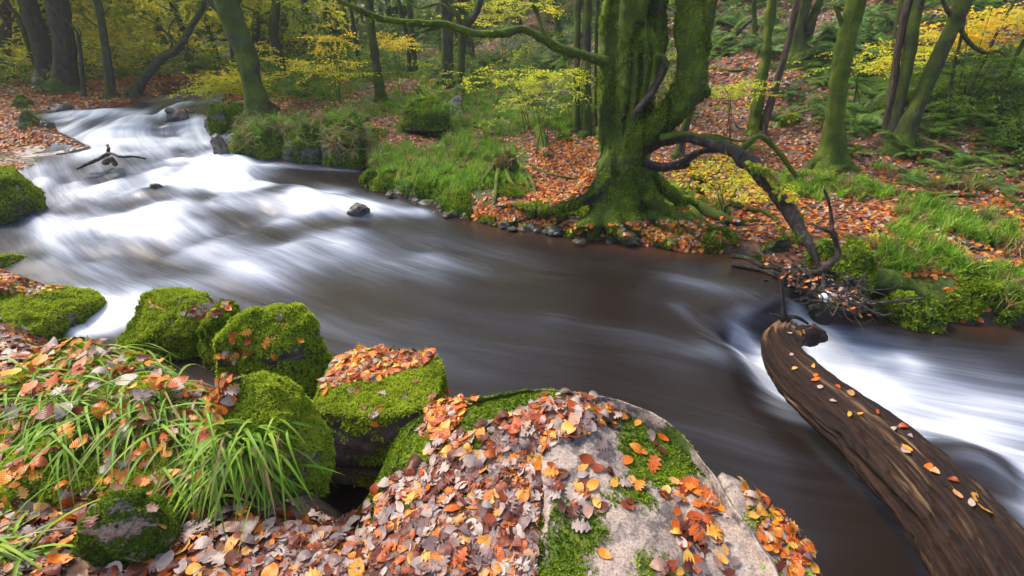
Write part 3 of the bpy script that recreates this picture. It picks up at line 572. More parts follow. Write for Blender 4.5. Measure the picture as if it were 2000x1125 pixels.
T('slender_tree', [(90,166,12),(60,100,9),(36,35,8),(10,0,7)], 'thin dark stem leaning left in front of the triple trunk', 'bark', roots=0)
T('beech_tree', [(102,168,34),(82,90,32),(60,30,32),(46,-10,32)], 'thick left trunk of the triple cluster on the islet', 'bark', top=9)
T('beech_tree', [(112,150,26),(100,90,24),(80,30,22),(66,-10,22)], 'middle trunk of the triple cluster leaning left', 'bark', roots=0, top=9)
T('beech_tree', [(124,180,40),(124,90,34),(115,40,34),(106,-10,36)], 'mossy footed right trunk of the triple cluster', 'bark', roots=7, flare=2.0, top=9)
T('sapling', [(163,187,7),(160,130,6),(154,80,6),(150,62,5),(135,45,4)], 'thin crooked sapling right of the triple trunk', 'bark', roots=0, top=3.6, limbs=[[(154,80,4),(158,66,3),(150,50,2)]])
T('slender_tree', [(218,190,17),(208,110,15),(200,55,13),(188,-5,13)], 'slim dark tree standing alone on the islet right end', 'bark', limbs=[[(203,60,6),(180,45,4),(150,20,3)],[(200,30,4),(215,15,3)]])
T('leaning_tree', [(262,186,20),(285,150,16),(318,112,14),(345,98,14),(375,50,10),(400,5,9)], 'dark mossy tree leaning far right across the stream', 'bark', top=5, limbs=[[(330,106,6),(335,80,4),(310,50,3),(270,30,2)],[(350,92,5),(330,60,3),(345,30,2)]])
T('beech_tree', [(508,238,52),(495,170,40),(478,100,40),(460,60,44),(440,0,44)], 'stout mossy beech leaning over the bend with its foot on the bank', 'bark_mossy', flare=1.35, roots=6, seg=28, top=9, limbs=[[(448,30,22),(425,15,18),(400,-8,16)],[(455,0,26),(470,-20,22)],[(462,70,10),(440,76,9),(430,76,6)]])
T('ivy_tree', [(551,165,20),(545,110,17),(535,60,17),(540,0,16)], 'dark ivy clad trunk right of the stout leaning beech', 'bark_far', limbs=[[(536,62,8),(515,40,6),(492,20,5),(470,10,4)]])
T('ivy_tree', [(511,120,10),(512,50,10),(508,0,10)], 'thin ivy covered trunk directly behind the leaning beech', 'bark_far', roots=0)
T('ivy_tree', [(650,122,14),(645,60,12),(655,0,10)], 'dark tangled trunk under orange leaves', 'bark_far', limbs=[[(648,60,6),(665,35,4),(690,10,3)]])
T('slender_tree', [(702,136,8),(695,80,8),(686,20,7)], 'thin straight trunk left of the mossy slim one', 'bark_far', roots=0)
T('slender_tree', [(745,200,20),(735,130,17),(725,60,17),(720,-5,16)], 'slim mossy trunk rising from grass beyond the grassy bank', 'bark_mossy')
T('slender_tree', [(802,148,10),(798,90,9),(788,40,9),(778,0,8)], 'left stem of the thin pair beyond the stream', 'bark_far', roots=0)
T('slender_tree', [(812,148,12),(806,90,10),(803,40,10),(800,0,10)], 'right stem of the thin pair beyond the stream', 'bark_far')
T('beech_tree', [(874,168,26),(873,90,25),(872,40,24),(870,0,24)], 'pale smooth straight trunk right of the thin pair', 'bark_far')
T('crooked_tree', [(898,192,16),(900,130,15),(903,75,14),(912,45,18),(935,10,12)], 'mossy forked trunk with a curling top beside the pale trunk', 'bark_mossy', limbs=[[(905,55,10),(890,25,8),(870,0,7)],[(915,42,9),(905,20,7),(880,10,5)],[(890,30,6),(860,8,5),(820,16,4),(795,4,3)]])
T('slender_tree', [(1093,85,14),(1088,40,12),(1082,-5,11)], 'slim mossy trunk on the slope above the long limb', 'bark_mossy')
T('slender_tree', [(1126,252,13),(1127,150,13),(1128,50,13),(1130,-5,13)], 'left of three close straight trunks beside the big beech', 'bark_mossy', seg=14, roots=2)
T('slender_tree', [(1146,257,19),(1145,150,18),(1146,50,17),(1148,-5,17)], 'middle and thickest of three close straight trunks beside the big beech', 'bark_mossy', roots=3)
T('slender_tree', [(1166,245,8),(1164,150,7),(1165,60,8),(1168,-5,8)], 'thin right one of three close straight trunks beside the big beech', 'bark_far', roots=0)
T('slender_tree', [(1325,305,17),(1347,210,16),(1372,100,17),(1392,0,18)], 'mossy stem leaning right behind the big beech', 'bark_mossy', roots=2)
T('slender_tree', [(1476,82,10),(1474,40,9),(1473,0,9)], 'thin mossy stem high on the slope right of the big beech', 'bark_mossy', roots=0)
T('slender_tree', [(1470,262,20),(1483,190,20),(1495,110,17),(1508,0,18)], 'knobbly mossy trunk left of the bare brown stem', 'moss_branch', rough=.35)
T('slender_tree', [(1487,262,14),(1515,170,13),(1540,80,13),(1558,-5,14)], 'bare brown leaning stem without moss', 'bark_bare', roots=1)
T('twin_tree', [(1558,118,40),(1556,70,26),(1566,30,24),(1572,-5,26)], 'dark mossy trunk with flared foot high on the slope', 'bark_mossy', roots=5, limbs=[[(1575,70,22),(1590,30,16),(1606,-10,14)]])
T('mossy_tree', [(1620,322,48),(1630,240,36),(1638,150,34),(1655,60,34),(1672,-5,36)], 'stout shaggy moss covered trunk standing in the grass at right', 'moss_branch', rough=.2, seg=28, roots=5, limbs=[[(1650,80,12),(1642,40,8),(1630,10,6)],[(1645,20,7),(1635,12,6)]])
T('slender_tree', [(1726,272,14),(1742,180,14),(1755,90,14),(1776,-5,14)], 'thin left stem of the leaning trio at right', 'bark_bare', roots=1)
T('mossy_tree', [(1742,280,20),(1757,200,18),(1775,110,20),(1797,-5,20)], 'middle mossy stem of the leaning trio at right', 'bark_mossy', roots=2)
T('ivy_tree', [(1755,288,40),(1790,210,28),(1830,120,26),(1862,50,26),(1885,-8,28)], 'thick mossy trunk of the trio leaning far right', 'bark_mossy', roots=5, limbs=[[(1838,-10,8),(1850,20,8),(1870,45,8),(1890,80,8),(1920,102,7),(1950,100,5),(1965,112,3)]])
T('slender_tree', [(1738,140,14),(1752,60,13),(1765,-5,13)], 'mossy stem on the slope behind the leaning trio', 'bark_far', roots=0)
T('slender_tree', [(1908,232,8),(1895,180,7),(1920,120,6),(1960,40,5)], 'thin dark crooked stem among the small leaved shrubs', 'bark', roots=0, top=5)
T('slender_tree', [(1946,235,10),(1962,170,9),(1985,110,8),(2010,60,8)], 'thin mossy stem leaning right near the right edge', 'bark_mossy', roots=0, top=5)
T('slender_tree', [(1858,235,8),(1856,190,7),(1862,130,6),(1880,60,5)], 'upright thin stem below the hanging mossy branch', 'bark', roots=0, top=5)

# farther trunks of the wood, each its own
def far_tree(x, y, r, lean, h, mat, label, grp):
    hh = GC.down(x, y)[0]; z = hh.z if hh else 1
    t = empty('woodland_tree', (x, y, z), label, 'tree', grp)
    q = [Vector((x, y, z - .2)), Vector((x + lean * .05, y, z + .3))] + [Vector((x + lean * s_ + random.uniform(-.25, .25), y + random.uniform(-.2, .2), z + h * s_)) for s_ in (.25, .5, .75, 1)]
    V, F = tube(q, [r * 1.7, r * 1.15, r, r * .85, r * .7, r * .45], 10, 26, rough=.12, freq=2, seed=int(x * 10) % 97)
    obj('trunk', V, F, M[mat], t)
    B = Bag()
    for k in range(7):
        a = random.uniform(0, 6.28); s0 = q[3].lerp(q[5], random.random()) if k < 5 else q[2].lerp(q[3], random.random()); L = random.uniform(.8, 2.6)
        B.add(*tube([s0, s0 + Vector((math.cos(a), math.sin(a), .35)) * L * .5, s0 + Vector((math.cos(a + .4), math.sin(a + .4), .55 + random.uniform(-.3, .2))) * L], [r * .35, r * .22, r * .06], 6, 8, rough=.1, seed=k))
    V, F = B.get(); b = obj('limb', V, F, M[mat], t); b['kind'] = 'stuff'
    TREES.append((t, [(p, r) for p in q], [q[-1]], r))
cnt = 0; placed = [(p[1][1][0].x, p[1][1][0].y) for p in TREES]
while cnt < 100:
    a = random.uniform(-44, 42) ; d = 12 + 30 * random.random() ** .8
    x = d * math.tan(R(a)); y = d
    if d < 15 and a > -20: continue
    if a < -8 and d < 17: continue
    if inside(np.array([x]), np.array([y]), RIV)[0]: continue
    if min((x - u) ** 2 + (y - v) ** 2 for u, v in placed) < 1.2: continue
    placed.append((x, y)); cnt += 1
    rad_, ln_ = random.uniform(.06, .2), random.uniform(-1.4, 1.4); far_tree(x, y, rad_, ln_, random.uniform(6, 9), random.choice(['bark_far', 'bark', 'bark_mossy']),
             ('distant slim' if rad_ < .11 else 'distant stout') + (' trunk leaning left' if ln_ < -.4 else ' trunk leaning right' if ln_ > .4 else ' upright trunk') + (' in the wood beyond the stream at left' if a < -14 else (' on the ferny slope in the centre' if a < 12 else ' high on the slope at right')),
             'distant trunks at left' if a < -14 else ('distant trunks in the centre' if a < 12 else 'distant trunks at right'))

# ------------------------------------------------------------------ the old beech
BB = gpt(1205, 425, .3); BY = BB.y
beech = empty('old_beech', BB, 'huge old beech with mossy fluted trunk, spreading roots and a curved second stem', 'tree')
bag = Bag()
def bt(px, Ys=None, n=None, seg=24, rough=.08, flute=.12, seed=1, into=None):
    pts, rs = [], []
    for k, (a, b, wd) in enumerate(px):
        p = PY(a, b, (BY + (Ys[k] if isinstance(Ys, (list, tuple)) else (Ys or 0)))); pts.append(p); rs.append(wd / 2 / FOC * depth(p))
    V, F = tube(pts, rs, seg, n or len(px) * 10, rough=rough, freq=3.5, flute=flute, seed=seed); (into or bag).add(V, F); return pts
bt([(1208,455,105),(1208,420,96),(1207,370,88),(1205,320,92),(1212,260,92),(1218,190,92),(1222,120,98),(1232,50,100),(1240,0,104),(1246,-80,100),(1252,-220,80)], .12, seed=2)
bt([(1180,400,60),(1182,340,46),(1186,260,46),(1190,180,44),(1192,100,42),(1196,20,44),(1200,-80,40)], .02, seed=3)
bt([(1222,400,50),(1218,330,44),(1222,250,40),(1226,170,44),(1226,90,44),(1228,20,48),(1232,-80,40)], -.08, seed=4)
bt([(1240,330,40),(1262,255,34),(1256,170,36),(1280,90,40),(1276,20,44),(1290,-80,46)], .0, seed=5)
bt([(1262,200,24),(1275,120,30),(1262,50,34),(1262,-10,34),(1270,-80,30)], -.18, seed=6)
# curved second stem
bt([(1225,330,50),(1245,280,52),(1285,245,52),(1325,205,54),(1352,160,60),(1356,100,60),(1354,50,62),(1362,0,66),(1372,-90,62),(1380,-230,40)], [0,-.1,-.15,-.2,-.2,-.18,-.15,-.1,0,0], seed=8, seg=28)
bt([(1350,180,34),(1372,182,26),(1384,176,18)], -.2, seed=9)
# buttress roots
def groot(px, r0, r1, seed, mat='bark_mossy', sep=False, lift=.35, parent=beech, name='root'):
    pts = []
    for k, (a, b) in enumerate(px):
        h = GC.cam(a, b)[0]; h = h if h is not None else P(a, b, .1); f = k / (len(px) - 1); r = r0 + (r1 - r0) * f
        pts.append(h + Vector((0, 0, r * lift)))
    rs = [r0 + (r1 - r0) * k / (len(px) - 1) for k in range(len(px))]
    V, F = tube(pts, rs, 12, len(px) * 8, rough=.22, freq=9, seed=seed)
    if sep: o = obj(name, V, F, M[mat], parent); ALL.add(V, F); return o
    bag.add(V, F)
def broot(px, seed, Ys=0): bt(px, Ys, seed=seed, seg=14, rough=.18)
broot([(1192,290,50),(1172,345,58),(1138,380,50),(1095,400,36),(1045,408,24),(1005,400,14)], 11, [0,-.05,-.1,-.05,.1,.25])
broot([(1195,360,50),(1180,405,44),(1160,430,34),(1130,445,24),(1118,462,14)], 12, [0,-.1,-.25,-.35,-.45])
broot([(1215,370,50),(1220,415,44),(1240,440,30),(1262,458,20),(1280,470,12)], 13, [0,-.15,-.3,-.4,-.5])
broot([(1240,330,34),(1262,370,36),(1285,400,30),(1310,425,24),(1345,445,16)], 14, [0,-.1,-.12,-.1,-.15])
broot([(1250,320,30),(1285,355,34),(1322,385,28),(1360,405,20),(1400,430,14),(1420,450,10)], 15, [.05,.1,.15,.2,.15,.1])
broot([(1200,380,40),(1195,430,34),(1205,452,26),(1225,468,14)], 16, [-.1,-.25,-.4,-.5])
for k, (px, w_) in enumerate([([(1165,345),(1120,392),(1070,408),(1018,402)], (.12,.095,.07,.045)), ([(1180,385),(1150,425),(1125,455),(1110,470)], (.11,.09,.07,.045)), ([(1225,400),(1245,440),(1280,468),(1310,482)], (.11,.09,.07,.04)), ([(1255,370),(1300,408),(1345,432),(1385,462)], (.11,.09,.07,.045)),
     ([(1262,335),(1315,372),(1365,392),(1410,420)], (.10,.08,.06,.04)), ([(1200,400),(1198,445),(1215,470),(1235,482)], (.11,.09,.06,.04)), ([(1215,400),(1170,440),(1150,470)], (.13,.10,.05)), ([(1240,390),(1275,430),(1330,458)], (.12,.09,.05))]):
    pts = [gpt(*q) + Vector((0, 0, w_[j] * .35)) for j, q in enumerate(px)]; pts = [Vector((pts[0].x, pts[0].y + .12, pts[0].z + .30))] + pts
    V, F = tube(pts, (w_[0] * .9,) + w_, 14, 44, rough=.22, freq=6, seed=820 + k); bag.add(V, F)
V, F = bag.get(); tmp_me = mesh('trunk', V, F); tmp_o = link('trunk', tmp_me)
md = tmp_o.modifiers.new('r', 'REMESH'); md.mode = 'VOXEL'; md.voxel_size = .021; md.use_smooth_shade = True
m2 = tmp_o.modifiers.new('s', 'SMOOTH'); m2.iterations = 2; m2.factor = .6
dg = bpy.context.evaluated_depsgraph_get(); me = bpy.data.meshes.new_from_object(tmp_o.evaluated_get(dg)); bpy.data.objects.remove(tmp_o)
nvx = len(me.vertices); V = np.empty(nvx * 3, np.float32); me.vertices.foreach_get('co', V); V = V.reshape(-1, 3).astype(float)
F = np.empty(len(me.polygons) * 4, np.int32)
try: me.loops.foreach_get('vertex_index', F); F = F.reshape(-1, 4)
except Exception: F = None
nr_ = vnormals(V, F)
d = .045 * fbm(V * np.array([6, 6, 1.3]), 4, 77) + .016 * fbm(V * 16, 4, 78) - .085 * np.maximum(0, 1 - np.abs(vnoise(V * np.array([5.2, 5.2, .55]), 79)) * 4.5) * smooth((4 - V[:, 2]) / 1)
V = V + nr_ * d[:, None]; ALL.add(V, F); BEV, BEF = V, F
obj('trunk', V, F, M['beech_bark'], beech)
for k, (px, a, b) in enumerate([([(1120,462),(1150,452),(1180,440)], .02, .05), ([(1235,445),(1270,462),(1300,478)], .05, .02), ([(1290,420),(1330,440),(1370,470),(1395,488)], .05, .018), ([(1340,400),(1390,425),(1440,440),(1480,436)], .05, .02), ([(1330,380),(1370,378),(1400,400),(1412,440)], .04, .02),
      ([(1060,402),(1030,410),(1000,404),(975,408)], .03, .012), ([(1090,412),(1050,422),(1020,432),(990,436)], .035, .015), ([(1350,350),(1390,362),(1440,385),(1470,400)], .04, .015), ([(1190,445),(1210,462),(1222,474)], .04, .02), ([(1105,425),(1085,440),(1070,452)], .04, .02), ([(1140,440),(1125,458),(1112,468)], .045, .02), ([(1255,430),(1262,452),(1290,470)], .05, .02), ([(1310,400),(1350,420),(1372,445),(1380,460)], .045, .02), ([(1420,400),(1460,412),(1500,420),(1520,440)], .03, .015)]):
    groot(px, a * 1.5, b * 1.6, 200 + k, sep=True, lift=.8)
def branch(px, Ys, mat, name='branch', parent=beech, seg=14, rough=.25, seed=1, n=None, freq=8):
    pts, rs = [], []
    for k, (a, b, wd) in enumerate(px):
        p = PY(a, b, Ys[k] if isinstance(Ys, (list, tuple)) else Ys); pts.append(p); rs.append(wd / 2 / FOC * depth(p))
    V, F = tube(pts, rs, seg, n or len(px) * 12, rough=rough, freq=freq, flute=.1, seed=seed); o = obj(name, V, F, M[mat], parent); ALL.add(V, F); return o, V, F, pts
lin = lambda a, b, n: [a + (b - a) * k / (n - 1) for k in range(n)]
LIMB = branch([(1200,124,26),(1175,118,20),(1140,108,17),(1100,97,18),(1060,76,15),(1020,58,16),(985,64,16),(940,66,15),(900,58,14),(870,48,13),(830,46,13),(780,42,13),(735,34,13),(700,18,11),(665,2,9),(640,-12,8)], lin(BY, BY - .9, 16), 'moss_branch', seed=301, n=220)
branch([(860,52,9),(835,58,7),(822,62,4)], BY - .55, 'moss_branch', seed=302)
branch([(1080,86,10),(1060,60,8),(1050,30,7),(1040,10,6)], BY - .25, 'moss_branch', seed=303)
DB = branch([(1240,300,24),(1270,285,20),(1305,274,18),(1340,270,16),(1380,278,20),(1420,290,24),(1455,312,28),(1490,350,26),(1520,385,26),(1545,415,25),(1560,445,22),(1575,470,18),(1592,505,14),(1605,540,9)], lin(BY, P(1605,540,.05).y, 14), 'deadwood', seed=304, n=200, rough=.3)[1]
branch([(1245,315,18),(1290,328,16),(1330,318,15),(1360,300,14),(1395,292,12),(1430,300,12)], lin(BY, BY - .25, 6), 'deadwood', seed=305)
branch([(1240,325,14),(1280,322,12),(1320,328,10),(1345,320,10)], BY, 'deadwood', seed=306)
branch([(1250,295,10),(1280,268,9),(1310,262,8),(1350,268,7),(1400,265,6),(1440,275,5),(1470,272,4)], lin(BY - .1, BY - .2, 7), 'moss_branch', seed=307)
branch([(1440,300,14),(1462,280,12),(1485,266,11),(1510,285,10),(1535,315,9),(1555,345,7)], lin(BY - .3, BY - .35, 6), 'moss_branch', seed=308)
branch([(1290,270,14),(1330,262,13),(1370,268,12),(1410,276,12),(1440,290,12)], BY - .32, 'moss_branch', seed=309)
branch([(1540,400,8),(1548,430,9),(1565,465,8),(1585,495,8),(1605,515,7),(1625,535,5)], lin(P(1540,400,.5).y, P(1620,530,.06).y, 6), 'deadwood', seed=310, rough=.15)
branch([(1300,120,20),(1290,150,16),(1270,185,14),(1245,215,12),(1235,235,8)], BY - .3, 'deadwood', seed=311)
branch([(1280,110,8),(1295,112,10),(1302,130,9),(1296,150,6)], BY - .32, 'moss_branch', seed=312)

# ------------------------------------------------------------------ fallen wood
def lying(name, px, w0, w1, mat, label, cat, seed, lift=.5, rough=.15, extra=0, seg=14, cast=True):
    pts, rs = [], []
    for k, (a, b) in enumerate(px):
        h = GC.cam(a, b)[0]; h = h if h is not None else P(a, b, .3); f = k / (len(px) - 1); r = (w0 + (w1 - w0) * f) / 2 / FOC * depth(h); pts.append(h + Vector((0, 0, r * lift))); rs.append(r)
    V, F = tube(pts, rs, seg, len(px) * 12, rough=rough, freq=8, seed=seed); o = obj(name, V, F, M[mat]); tag(o, label, cat)
    if cast: ALL.add(V, F)
    return o
lying('fallen_log', [(1052,262),(1058,280),(1064,298),(1068,308)], 22, 20, 'moss_branch', 'short moss covered log lying in the leaves left of the big beech', 'log', 401, rough=.3)
lying('fallen_branch', [(1470,335),(1540,352),(1600,362),(1660,372),(1740,380),(1820,384),(1905,386)], 9, 8, 'moss_branch', 'long thin fallen stem lying across the grass and leaves at right', 'branch', 402, lift=1.4)
branch_o = branch([(1388,102,12),(1410,88,10),(1432,72,9),(1452,52,8),(1470,38,6)], lin(gpt(1388,100).y, gpt(1388,100).y + .4, 5), 'deadwood', name='fallen_branch', parent=None, seed=403); tag(branch_o[0], 'broken dark branch slanting up the slope right of the big beech', 'branch')
for i, (px, w_, lb) in enumerate([([(1040,330),(1085,345),(1130,352)], 6, 'thin mossy stick in the leaves near the beech foot'), ([(840,335),(880,340),(905,344)], 8, 'mossy root running through the grass on the bank'), ([(1620,460),(1680,490),(1740,500)], 6, 'thin stick lying on the mossy bank at right'),
      ([(1860,470),(1910,490),(1960,486)], 7, 'stick in leaves near the right tussocks'), ([(1480,400),(1540,402),(1600,408)], 5, 'bare stick in the yellow leaves'), ([(1640,230),(1700,235),(1740,228)], 5, 'mossy stick on the slope between the mossy trunk and the trio'), ([(1390,135),(1440,140),(1500,128)], 6, 'fallen dark stem lying across the upper slope')]):
    lying('fallen_stick', px, w_, w_ * .6, 'moss_branch' if i % 2 == 0 else 'deadwood', lb, 'stick', 420 + i, lift=1.0, seg=8, cast=False)
def wall_log():
    px = [(1665,548,-.02,46),(1700,548,-.06,50),(1750,558,-.12,50),(1800,572,-.18,46),(1840,592,-.24,40)]
    pts = [P(a, b, z) for a, b, z, w_ in px]; rs = [w_ / 2 / FOC * depth(p) for p, (_, _, _, w_) in zip(pts, px)]
    V, F = tube(pts, rs, 20, 60, rough=.25, freq=7, seed=431); o = obj('mossy_log', V, F, M['bark_mossy']); tag(o, 'thick dark mossy log holding up the right bank above the weir', 'log'); ALL.add(V, F); return o, V, F
WLG = wall_log()
# small stump of roots under the grass tuft
sb = gpt(990, 345, .3); stump = empty('root_stump', sb, 'grass capped stump with bright mossy legs of root at the bank edge', 'stump')
V, F = tube([sb + Vector((-.16, .02, .06)), sb + Vector((-.02, 0, .15)), sb + Vector((.15, .03, .09))], [.09, .15, .08], 16, 24, rough=.35, freq=9, seed=447); obj('crown', V, F, M['moss_branch'], stump); ALL.add(V, F)
for k, px in enumerate([[(975,340),(970,362),(968,385),(966,400)], [(985,338),(992,358),(1008,374),(1024,384)], [(1003,335),(1015,352),(1030,366),(1036,378)], [(1012,336),(1030,352),(1042,368),(1046,382)], [(965,342),(950,352),(938,362)]]):
    pts = []
    for j, (a, b) in enumerate(px): h = GC.cam(a, b)[0]; pts.append(h + Vector((0, 0, .14 * (1 - j / (len(px) - 1)))))
    V, F = tube(pts, lin(.032, .018, len(px)), 10, 24, rough=.25, freq=12, seed=440 + k); obj('root', V, F, M['moss_branch'], stump)
# the big log over the weir
LPX = [(1498,612,.02,40),(1515,652,.10,66),(1530,690,.16,84),(1560,738,.22,98),(1620,788,.26,108),(1690,842,.29,124),(1760,900,.33,142),(1830,968,.37,160),(1900,1048,.41,180),(1975,1140,.45,200),(2060,1260,.50,215)]
LPX = [(1535,642,.06,44),(1522,668,.12,62),(1535,705,.18,76),(1575,752,.22,92),(1632,800,.26,108),(1700,856,.29,124),(1765,918,.33,142),(1832,990,.37,160),(1898,1070,.41,180),(1965,1165,.45,200),(2040,1290,.50,215)]
lp = [P(a, b, z) for a, b, z, w_ in LPX]; lr = [w_ / 2 / FOC * depth(p) for p, (_, _, _, w_) in zip(lp, LPX)]
logo = empty('driftwood_log', lp[4], 'massive dark barkless log slanting out over the weir at lower right', 'log')
V, F = tube(lp, lr, 96, 420, rough=.05, freq=4, seed=501)
th = np.tile(np.arange(96) / 96 * 6.2832, 420); Lq = np.repeat(np.linspace(0, 3.2, 420), 96); V0 = V[:420 * 96]; c_ = V0.reshape(420, 96, 3).mean(1).repeat(96, 0); dr = V0 - c_; rl = np.linalg.norm(dr, axis=1, keepdims=True); dn_ = dr / rl
qq = np.stack([Lq * .9, np.cos(th + Lq * .3) * 3.0, np.sin(th + Lq * .3) * 3.0], -1)
g1 = fbm(qq, 3, 55); g2 = 1 - np.abs(vnoise(qq * np.array([1, 2.2, 2.2]), 57)) * 3.2; g3 = fbm(qq * np.array([.9, 7, 7]), 4, 58)
kn = 0
for l_, t_, s_ in ((.62, 1.9, 1), (1.25, 2.3, 1), (1.75, 1.2, 1), (2.1, 3.0, .8), (.95, .6, .7), (1.5, 3.4, 1)):
    d2_ = ((Lq - l_) / .05) ** 2 + (np.arctan2(np.sin(th - t_), np.cos(th - t_)) / .30) ** 2; kn = kn + s_ * (.16 * np.exp(-d2_ * .35) - .26 * np.exp(-d2_ * 2.2))
cr = 0
for t_, l0, l1, w_ in ((1.3, .3, 1.6, .035), (2.4, .9, 2.9, .05), (.5, 1.1, 2.4, .03), (1.8, 1.9, 3.1, .04), (3.1, .2, 1.3, .05)):
    dt_ = np.arctan2(np.sin(th - t_ - .12 * np.sin(Lq * 5 + t_)), np.cos(th - t_ - .12 * np.sin(Lq * 5 + t_))); cr = cr - .16 * np.exp(-(dt_ / w_) ** 2) * smooth((Lq - l0) / .25) * smooth((l1 - Lq) / .25)
V[:420 * 96] = c_ + dr * (kn[:, None] + cr[:, None]) + dr * (1 + .13 * g1 - .16 * np.clip(g2, 0, 1) ** 2 + .06 * g3)[:, None]
def log_mat():
    m, nt, out = newmat('wet_log_wood'); a = attr(nt, 'grain').outputs['Vector']
    def s(x, y, o=0): mp = N(nt, 'ShaderNodeMapping'); mp.inputs['Scale'].default_value = (x, y, y); mp.inputs['Location'].default_value = (o, o, o); nt.links.new(a, mp.inputs[0]); return noise(nt, 1, mp.outputs[0], 6, .68, .3)
    f = s(1.7, 15); g = s(.9, 4, 4)
    c = ramp(nt, f, [(.3, (.004, .0025, .002)), (.48, (.014, .0065, .004)), (.62, (.040, .017, .009)), (.75, (.085, .038, .02))])
    tan = step(nt, mth(nt, 'ADD', g, mth(nt, 'MULTIPLY', attr(nt, 'pale').outputs['Fac'], .32)), .61, .71)
    c = mixc(nt, mth(nt, 'MULTIPLY', tan, .5), c, ramp(nt, f, [(.3, (.10, .055, .025)), (.6, (.36, .22, .11)), (.8, (.46, .33, .19))]))
    bsdf(nt, out, c, .58, mth(nt, 'ADD', f, mth(nt, 'MULTIPLY', s(5, 60), .5)), .9, .014, .22); return m
M['log'] = log_mat()
def log_attrs(V, n, sg):
    th = np.tile(np.arange(sg) / sg * 6.2832, n); L = np.repeat(np.linspace(0, 3.2, n), sg); k = len(V) - len(th)
    gr = np.stack([L, np.cos(th), np.sin(th)], -1); gr = np.vstack([gr, np.zeros((k, 3))]); pal = np.concatenate([np.exp(-(L / .28) ** 2) * 1.3 + .15, np.zeros(k)]); return {'grain': gr, 'pale': pal}
obj('trunk', V, F, M['log'], logo, log_attrs(V, 420, 96)); ALL.add(V, F); LOGV, LOGF = V, F
sp_ = [P(1538,662,.10), P(1565,655,.08), P(1588,655,.05), P(1602,655,.03)]
V, F = tube(sp_, [.085, .075, .085, .065], 32, 50, rough=.3, freq=12, seed=505); obj('broken_stub', V, F, M['log'], logo, log_attrs(V, 50, 32)); ALL.add(V, F)
def stick3(pts, r0, r1, parent, name='stick', mat='deadwood', seed=1, seg=8, rough=.2):
    V, F = tube(pts, lin(r0, r1, len(pts)), seg, len(pts) * 7, rough=rough, freq=14, seed=seed); return obj(name, V, F, M[mat], parent)
tw = P(1534,632,.14).y
def tp(a, b, dy=0): return PY(a, b, tw + dy)
stick3([tp(1534,634), tp(1532,610), tp(1530,588), tp(1528,562), tp(1524,545)], .024, .008, logo, 'twig', seed=511)
stick3([tp(1536,628), tp(1545,618), tp(1562,622), tp(1578,632)], .02, .01, logo, 'twig', seed=512)
stick3([tp(1534,632), tp(1520,618), tp(1503,612)], .016, .006, logo, 'twig', seed=513)

# ------------------------------------------------------------------ driftwood jam
pc = P(1610, 565, 0); pile = empty('driftwood_pile', pc, 'tangled heap of dark driftwood sticks and debris caught at the weir', 'driftwood')
def pp(a, b, z): return P(a, b, z)
MS = [([(1430,500,.10),(1460,505,.10),(1490,520,.08)], 10, 8), ([(1430,515,.03),(1500,530,.04),(1560,560,.05),(1620,590,.05)], 12, 9), ([(1530,535,.10),(1565,535,.12),(1600,545,.12)], 24, 26), ([(1602,538,.16),(1612,522,.3),(1635,500,.34),(1633,475,.45),(1626,455,.55),(1624,430,.66),(1620,400,.8),(1610,370,.95)], 14, 5),
      ([(1632,460,.52),(1610,448,.6),(1585,438,.62)], 8, 6), ([(1580,600,.0),(1620,590,.06),(1660,575,.1),(1690,535,.2)], 9, 4), ([(1640,595,.0),(1680,592,.02),(1740,590,.0),(1805,582,.02)], 8, 5), ([(1590,565,.05),(1640,560,.1),(1690,548,.12)], 12, 8),
      ([(1600,600,-.02),(1640,588,.06),(1665,560,.12),(1660,545,.2)], 11, 7), ([(1600,530,.14),(1615,560,.1),(1640,590,.02)], 9, 7), ([(1565,540,.16),(1600,530,.2),(1625,505,.28)], 8, 5), ([(1640,600,-.05),(1655,608,-.1),(1680,618,-.15)], 8, 4), ([(1606,570,.12),(1608,540,.22),(1606,520,.3)], 9, 5), ([(1560,525,.2),(1590,548,.12),(1640,556,.1)], 7, 5)]
for i, (px, a, b) in enumerate(MS):
    pts = [pp(*c) for c in px]; dd = depth(pts[0]); n = len(pts)
    V, F = tube(pts, [x / 2 / FOC * dd for x in lin(a, b, n)], 10, n * 8, rough=.25, freq=14, seed=600 + i); obj('stick', V, F, M['deadwood'], pile)
srcs = []
for i in range(16):
    L = random.uniform(.15, .5); q = [Vector((-L / 2, 0, 0)), Vector((-L / 6, random.uniform(-.05, .05), random.uniform(-.03, .03))), Vector((L / 6, random.uniform(-.05, .05), random.uniform(-.03, .03))), Vector((L / 2, random.uniform(-.08, .08), random.uniform(-.05, .05)))]
    V, F = tube(q, lin(random.uniform(.006, .014), .003, 4), 6, 10, rough=.2, freq=20, seed=i); srcs.append(mesh('stick', V, F, M['deadwood']))
for i in range(170):
    f = random.random(); a = 1530 + 150 * f + random.gauss(0, 18); b = 520 + 75 * f + random.gauss(0, 18); z = max(-.05, .06 + random.gauss(0, .06))
    o = link('stick', random.choice(srcs), pile); o.location = pp(a, b, z) ; o.rotation_euler = (random.uniform(-.5, .5), random.uniform(-.5, .5), random.uniform(0, 6.28))
V, F = tube([P(1603,578,.10), P(1615,580,.12), P(1630,576,.10)], [.02, .035, .012], 12, 14, rough=.5, freq=20, seed=66)
mf, nt, out = newmat('foam'); bsdf(nt, out, (.8, .8, .78), .8); obj('foam_lump', V, F, mf, pile)
